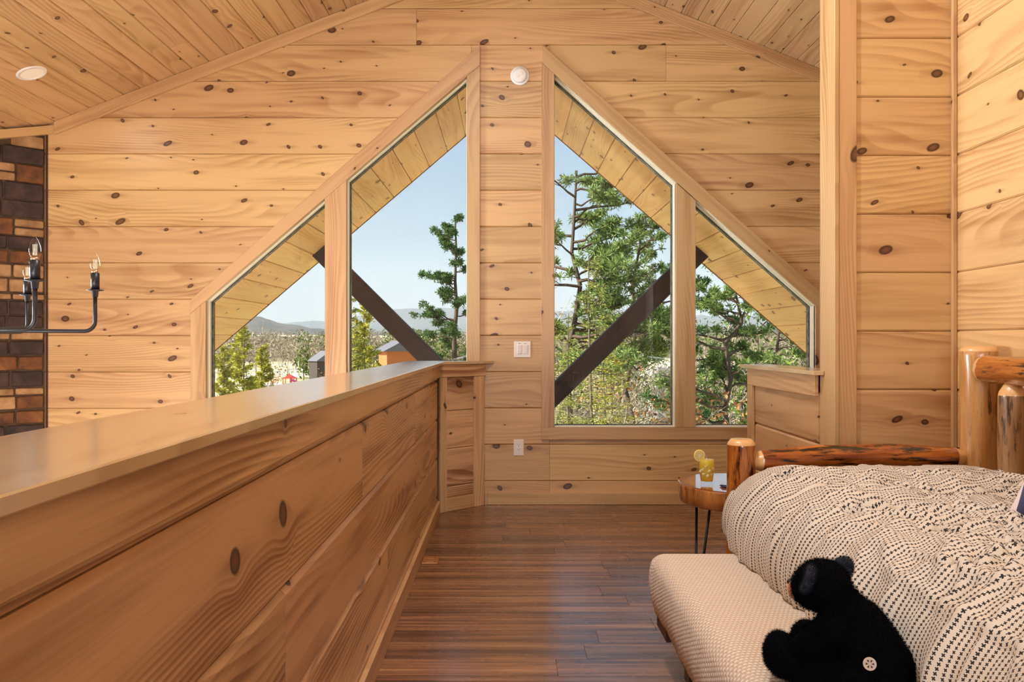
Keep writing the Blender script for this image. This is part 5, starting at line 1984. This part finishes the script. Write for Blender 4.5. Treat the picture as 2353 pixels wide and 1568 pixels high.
pine('pine', base_at(1046, 40), h_top(1046, 502, 40), 'lone tall pine against the sky in the tall left window', GP_, m_lf_pine2, lm, tuft=0.30, needles=32, needle=(0.14, 0.04), sub=5, bend=0.03)

# ---- right pair of windows
RNG = np.random.default_rng(5)
lm = []
for i in range(34):
    f = 0.46 + 0.54 * i / 34
    lm.append((f, RNG.uniform(-75, 75) if i % 3 else RNG.uniform(0, 360), 2.5 * (1.25 - (f - 0.46) * 1.25) * RNG.uniform(0.55, 1.0), RNG.uniform(0.0, 0.4)))
pine('pine', base_at(1282, 25), h_top(1300, 392, 25), 'big bright pine filling the upper left of the tall right window', GP_, m_lf_pine, lm, lean=(0.55, 0), tuft=0.30, needles=30, needle=(0.15, 0.034), sub=5, r_tr=0.14)
lm = []
for i in range(24):
    f = 0.52 + 0.48 * i / 24
    lm.append((f, RNG.uniform(-80, 80) if i % 4 else RNG.uniform(100, 260), 2.1 * (1.2 - (f - 0.5) * 1.3) * RNG.uniform(0.5, 1.0), RNG.uniform(0.1, 0.6)))
pine('pine', base_at(1425, 27), h_top(1470, 495, 27), 'second pine with a curved trunk rising behind the right brace', GP_, m_lf_pine, lm, lean=(0.75, 0.2), tuft=0.27, needles=26, needle=(0.14, 0.032), sub=4, r_tr=0.12)
hemlock('feathery_tree', base_at(1372, 15), h_top(1372, 585, 15), 1.15, 'pale green hemlock in the middle of the tall right window', 'green hemlocks outside the right windows', m_lf_hem, n_br=130, per=170, leaf=(0.055, 0.022), droop=0.18)
hemlock('feathery_tree', base_at(1408, 17), h_top(1408, 745, 17), 0.95, 'yellow green hemlock low under the right brace', 'green hemlocks outside the right windows', m_lf_yellow, n_br=110, per=180, leaf=(0.06, 0.024), droop=0.15)
hemlock('feathery_tree', base_at(1300, 19), h_top(1300, 720, 19), 1.0, 'green hemlock low beside the left casing of the tall right window', 'green hemlocks outside the right windows', m_lf_hem, n_br=110, per=150, leaf=(0.06, 0.024), droop=0.1)
lm = [(0.45 + 0.55 * i / 26, RNG.uniform(0, 360), 2.2 * RNG.uniform(0.5, 1.0) * (1.2 - 0.8 * i / 26), RNG.uniform(0.0, 0.5)) for i in range(26)]
pine('pine', base_at(1650, 24), h_top(1690, 600, 24), 'pine with a slanting trunk in the low right window', GP_, m_lf_pine, lm, lean=(0.55, 0), tuft=0.26, needles=26, needle=(0.13, 0.032), sub=4, r_tr=0.11)
lm = [(0.35 + 0.65 * i / 24, RNG.uniform(0, 360), 1.9 * RNG.uniform(0.5, 1.0) * (1.2 - 0.8 * i / 24), RNG.uniform(0.0, 0.5)) for i in range(24)]
pine('pine', base_at(1790, 28), h_top(1790, 690, 28), 'green pine behind the stair half wall window', GP_, m_lf_pine, lm, tuft=0.28, needles=26, needle=(0.14, 0.034), sub=4, r_tr=0.10)
pine('pine', base_at(1560, 30), h_top(1560, 560, 30), 'pine partly hidden by the right mullion', GP_, m_lf_pine2, lm, tuft=0.28, needles=24, needle=(0.14, 0.034), sub=4, r_tr=0.11)
for px, py, Y, lv, lab, lvs in ((1610, 800, 14, 5, 'leafless tree close to the right mullion in the low right window', 0), (1660, 760, 16, 5, 'leafless twiggy tree in the middle of the low right window', 200), (1720, 770, 15, 5, 'leafless twiggy tree left of the stair half wall', 500),
                                (1790, 760, 18, 5, 'leafless tree with dry leaves above the stair half wall', 900), (1500, 760, 17, 5, 'leafless tree at the right end of the tall right window', 200), (1285, 770, 16, 5, 'leafless tree at the left end of the tall right window', 0),
                                (1400, 800, 22, 5, 'leafless tree behind the hemlocks', 0), (1690, 800, 24, 5, 'leafless tree farther off in the low right window', 500)):
    bare('leafless_tree', base_at(px, Y), h_top(px, py, Y) * 1.05, lab, GB, lv, 0.62, 0.045, leaves=lvs)

# ------------------------------------------------------------------ woodland beyond: too many to count
def woodland(name, pts, mleaf, label, n_leaf, hrange, leafsz, mb, round_=0.45, z_lo=0.25):
    Ps, Ds, segs = [], [], []
    for (x, y) in pts:
        h = RNG.uniform(*hrange)
        z0 = ground_h(x, y)
        segs.append([x, y, z0, x + RNG.normal(0, 0.3), y, z0 + h * 0.9, h * 0.014, 0.02])
        for _ in range(7):
            f = RNG.uniform(0.3, 0.8)
            a = RNG.uniform(0, 6.28)
            segs.append([x, y, z0 + h * f, x + math.cos(a) * h * 0.2, y + math.sin(a) * h * 0.2, z0 + h * min(1, f + RNG.uniform(0.1, 0.25)), h * 0.006, 0.015])
        u_ = rand_unit(n_leaf) * (RNG.random(n_leaf) ** 0.4)[:, None]
        P = np.array([x, y, z0 + h * (z_lo + (1 - z_lo) / 2)]) + u_ * np.array([h * round_ * 0.5, h * round_ * 0.5, h * (1 - z_lo) / 2])
        Ps.append(P); Ds.append(rand_unit(n_leaf))
    P, D = np.concatenate(Ps), np.concatenate(Ds)
    r = empty(name, (float(np.mean([p[0] for p in pts])), float(np.mean([p[1] for p in pts])), GZ), label, 'woodland', kind='stuff')
    V, F = blades(P, D, leafsz[0] * RNG.uniform(0.6, 1.4, len(P)), leafsz[1] * RNG.uniform(0.6, 1.4, len(P)))
    o = mobj('crowns', npmesh('crowns', V, F), mleaf, r); o['kind'] = 'stuff'
    V, F = tubes(segs, 3)
    o = mobj('stems', npmesh('stems', V, F), mb, r); o['kind'] = 'stuff'
    return r


m_twig = mat_leaf('bare_twig_haze', S(112, 100, 84), S(150, 138, 120), S(184, 172, 154), 0.2)
m_lf_far = mat_leaf('far_evergreens', S(50, 74, 34), S(88, 112, 50), S(128, 146, 74), 0.2)


def scatter(n, x0, x1, y0, y1):
    """points spread across the photo columns x0..x1 at distances y0..y1"""
    out = []
    for _ in range(n):
        y = RNG.uniform(y0, y1)
        c_ = RNG.uniform(x0, x1)
        if 1475 < c_ < 1556:          # the track to the parked cars stays open
            c_ -= 110
        out.append(((c_ - VX) / FPX * y, y))
    return out


woodland('bare_woodland', scatter(260, 300, 1130, 240, 420), m_twig, 'grey leafless woods beyond the clearing on the left', 150, (9, 15), (1.3, 0.30), m_bark_pale, 0.6)
woodland('evergreen_woodland', scatter(60, 640, 1130, 230, 400), m_lf_far, 'evergreen woods beyond the clearing on the left', 200, (10, 16), (1.0, 0.5), m_bark_dark, 0.45, 0.1)
woodland('bare_woodland', scatter(120, 1220, 2000, 45, 120), m_twig, 'grey leafless woods behind the trees on the right', 420, (8, 12.5), (0.50, 0.07), m_bark_pale, 0.6, 0.15)
woodland('evergreen_woodland', scatter(42, 1220, 2000, 40, 110), m_lf_far, 'evergreen woods behind the trees on the right', 420, (8, 13), (0.34, 0.15), m_bark_dark, 0.5, 0.1)

# ------------------------------------------------------------------ houses, vehicles and play structures in the clearing
m_dark_siding = plain('dark_siding', S(62, 56, 52), 0.8)
m_grey_roof = plain('grey_roof', S(104, 104, 112), 0.7)
m_orange_log = plain('orange_log_siding', S(190, 112, 58), 0.7)
m_green_trim = plain('green_window_trim', S(70, 124, 104), 0.6)
m_pane_dark = plain('dark_window_pane', S(40, 48, 56), 0.15)
m_asphalt = plain('pale_gravel', S(206, 200, 190), 0.95)


def house(name, px, y_base, Y, w, d, h, rh, mwall, mroof, mtrim, label, rot=0.0):
    c = at(px, y_base, Y)
    gz = ground_h(c.x, c.y)
    r = empty(name, (c.x, c.y, gz), label, 'house')
    M = Matrix.Translation((c.x, c.y, gz)) @ Matrix.Rotation(rot, 4, 'Z')
    top = c.z - gz + h
    box('walls', (-w / 2, 0, 0), (w / 2, d, top), mwall, r, 0, M)
    V = [(-w / 2 - 0.4, -0.5, top - 0.1), (w / 2 + 0.4, -0.5, top - 0.1), (0, -0.5, top + rh), (-w / 2 - 0.4, d + 0.5, top - 0.1), (w / 2 + 0.4, d + 0.5, top - 0.1), (0, d + 0.5, top + rh)]
    mobj('roof', pymesh('roof', V, [(0, 1, 2), (3, 5, 4), (0, 2, 5, 3), (1, 4, 5, 2), (0, 3, 4, 1)]), mroof, r, M)
    for wx in (-w * 0.25, w * 0.25):
        for wz in (0.28, 0.74):
            zc = top * wz
            f = box('window', (wx - 0.75, -0.08, zc - 0.9), (wx + 0.75, 0.02, zc + 0.9), mtrim, r, 0, M)
            box('pane', (wx - 0.58, -0.12, zc - 0.72), (wx + 0.58, -0.07, zc + 0.72), m_pane_dark, f, 0, M)
    box('door', (-0.5, -0.06, 0), (0.5, 0.02, 2.1), mtrim, r, 0, M)
    return r


house('dark_house', 757, 862, 205, 6.0, 7, 3.4, 2.4, m_dark_siding, m_grey_roof, m_dark_siding, 'tall dark house beside the left mullion beyond the clearing', 0.5)
house('reflection_cabin', 925, 830, 70, 2.6, 3.4, 0.9, 0.8, m_orange_log, m_grey_roof, m_green_trim, 'orange log cabin with green trim below the left brace', 0.35)  # solid cabin built in place of a reflection in the window glass


def vehicle(name, px, py, Y, L, W, H, body, label, cat, rot, cab=True):
    c = at(px, py, Y)
    gz = ground_h(c.x, c.y)
    r = empty(name, (c.x, c.y, gz), label, cat)
    M = Matrix.Translation((c.x, c.y, gz)) @ Matrix.Rotation(rot, 4, 'Z')
    mb = plain(name + '_paint', body, 0.3)
    bm = bmesh.new(); box_bm(bm, (-L / 2, -W / 2, 0.35), (L / 2, W / 2, H * 0.58), 0.12)
    mobj('body', bm_to_mesh(bm, 'body'), mb, r, M)
    if cab:
        prism('cabin', [(-L * 0.32, H * 0.56), (L * 0.22, H * 0.56), (L * 0.10, H), (-L * 0.24, H)], -W * 0.44, W * 0.44, M @ frame_from((0, 0, 0), (1, 0, 0), (0, 0, 1), (0, -1, 0)), m_pane_dark, r, 0, 0.05)
        box('roof_panel', (-L * 0.23, -W * 0.40, H - 0.02), (L * 0.09, W * 0.40, H + 0.03), mb, r, 0.02, M)
    for sx in (-0.32, 0.32):
        for sy in (-1, 1):
            lathe_obj('wheel', [(0.10, -0.11), (0.34, -0.11), (0.34, 0.11), (0.10, 0.11)], m_rubber, r, M @ Matrix.Translation((sx * L, sy * W * 0.46, 0.34)) @ Matrix.Rotation(math.pi / 2, 4, 'X'), 16)
    for sy in (-0.7, 0.7):
        box('tail_light', (L / 2 - 0.02, sy * W / 2 - 0.12, H * 0.36), (L / 2 + 0.03, sy * W / 2 + 0.12, H * 0.50), plain('red_lamp', S(190, 30, 24), 0.3), r, 0, M)
    return r


vehicle('car', 1510, 925, 122, 4.6, 1.9, 1.55, S(120, 124, 124), 'grey car parked in the clearing beyond the tall right window', 'car', -1.9)
vehicle('pickup_truck', 1516, 950, 98, 5.2, 2.0, 1.75, S(30, 36, 52), 'dark pickup truck with red tail lights below the grey car', 'truck', -1.45)
vehicle('car', 1300, 950, 95, 4.5, 1.9, 1.5, S(214, 212, 206), 'white car low behind the hemlock left of the right brace', 'car', 0.4)
vehicle('van', 590, 868, 190, 6.0, 2.2, 2.6, S(232, 232, 230), 'white van parked behind the yellow green trees', 'van', 0.3, False)
vehicle('van', 622, 866, 200, 5.4, 2.2, 2.4, S(206, 208, 212), 'pale grey van right of the white one in the clearing', 'van', 0.1, False)
c = at(1533, 925, 112)
tr_ = empty('trailer', (c.x, c.y, ground_h(c.x, c.y)), 'tall grey box trailer beside the parked grey car', 'trailer')
box('box_body', (-1.2, 0, 0.6), (1.2, 5, 7.5), plain('trailer_grey', S(150, 150, 150), 0.5), tr_, 0.05, Matrix.Translation((c.x, c.y, ground_h(c.x, c.y))))
for sx in (-0.9, 0.9):
    lathe_obj('wheel', [(0.10, -0.12), (0.45, -0.12), (0.45, 0.12), (0.10, 0.12)], m_rubber, tr_, Matrix.Translation((c.x + sx, c.y + 1.0, ground_h(c.x, c.y) + 0.45)) @ Matrix.Rotation(math.pi / 2, 4, 'Y'), 16)

# playground
m_red = plain('red_plastic', S(196, 60, 44), 0.4)
m_purple = plain('purple_plastic', S(150, 40, 104), 0.4)
m_playwood = plain('play_wood', S(190, 128, 72), 0.7)
c = at(662, 872, 200)
gz = ground_h(c.x, c.y)
pl = empty('play_tower', (c.x, c.y, gz), 'wooden play tower with red roof in the clearing above the railing cap', 'playground')
M = Matrix.Translation((c.x, c.y, gz))
for sx in (-1.3, 1.3):
    for sy in (0.3, 2.7):
        box('post', (sx - 0.1, sy - 0.1, 0), (sx + 0.1, sy + 0.1, 2.65), m_playwood, pl, 0, M)
box('deck', (-1.4, 0.1, 1.2), (1.4, 2.9, 1.4), m_playwood, pl, 0, M)
mobj('roof', pymesh('roof', [(-1.5, 0.2, 2.6), (1.5, 0.2, 2.6), (1.5, 2.8, 2.6), (-1.5, 2.8, 2.6), (0, 1.5, 3.6)], [(0, 1, 4), (1, 2, 4), (2, 3, 4), (3, 0, 4), (3, 2, 1, 0)]), m_red, pl, M)
c = at(702, 878, 196)
gz = ground_h(c.x, c.y)
sl_ = empty('slide', (c.x, c.y, gz), 'purple slide right of the wooden play tower', 'playground')
M = Matrix.Translation((c.x, c.y, gz))
mobj('chute', pymesh('chute', [(-3.2, -0.6, 2.6), (3.2, -0.6, 0.3), (3.2, 0.6, 0.3), (-3.2, 0.6, 2.6), (-3.2, -0.6, 2.2), (3.2, -0.6, 0.0), (3.2, 0.6, 0.0), (-3.2, 0.6, 2.2)],
                         [(0, 1, 2, 3), (7, 6, 5, 4), (0, 4, 5, 1), (1, 5, 6, 2), (2, 6, 7, 3), (3, 7, 4, 0)]), m_purple, sl_, M)
for sy in (-0.5, 0.5):
    box('ladder_rail', (-3.5, sy - 0.08, 0), (-3.25, sy + 0.08, 3.1), m_red, sl_, 0, M)
for q in range(5):
    box('rung', (-3.45, -0.45, 0.4 + q * 0.45), (-3.3, 0.45, 0.52 + q * 0.45), m_red, sl_, 0, M)

# ------------------------------------------------------------------ blue haze lying in the far valley
t = NT('valley_haze')
vs = t.n('VolumeScatter', {'Color': (0.55, 0.74, 1.0, 1), 'Density': 0.00027, 'Anisotropy': 0.0})
t.t.links.new(vs.outputs[0], t.out.inputs['Volume'])
hz = box('valley_haze', (-6000, 450, -60), (6000, 5200, 420), t.mat, None, 0)
tag(hz, 'thin blue haze in front of the far mountain', 'haze', kind='stuff')
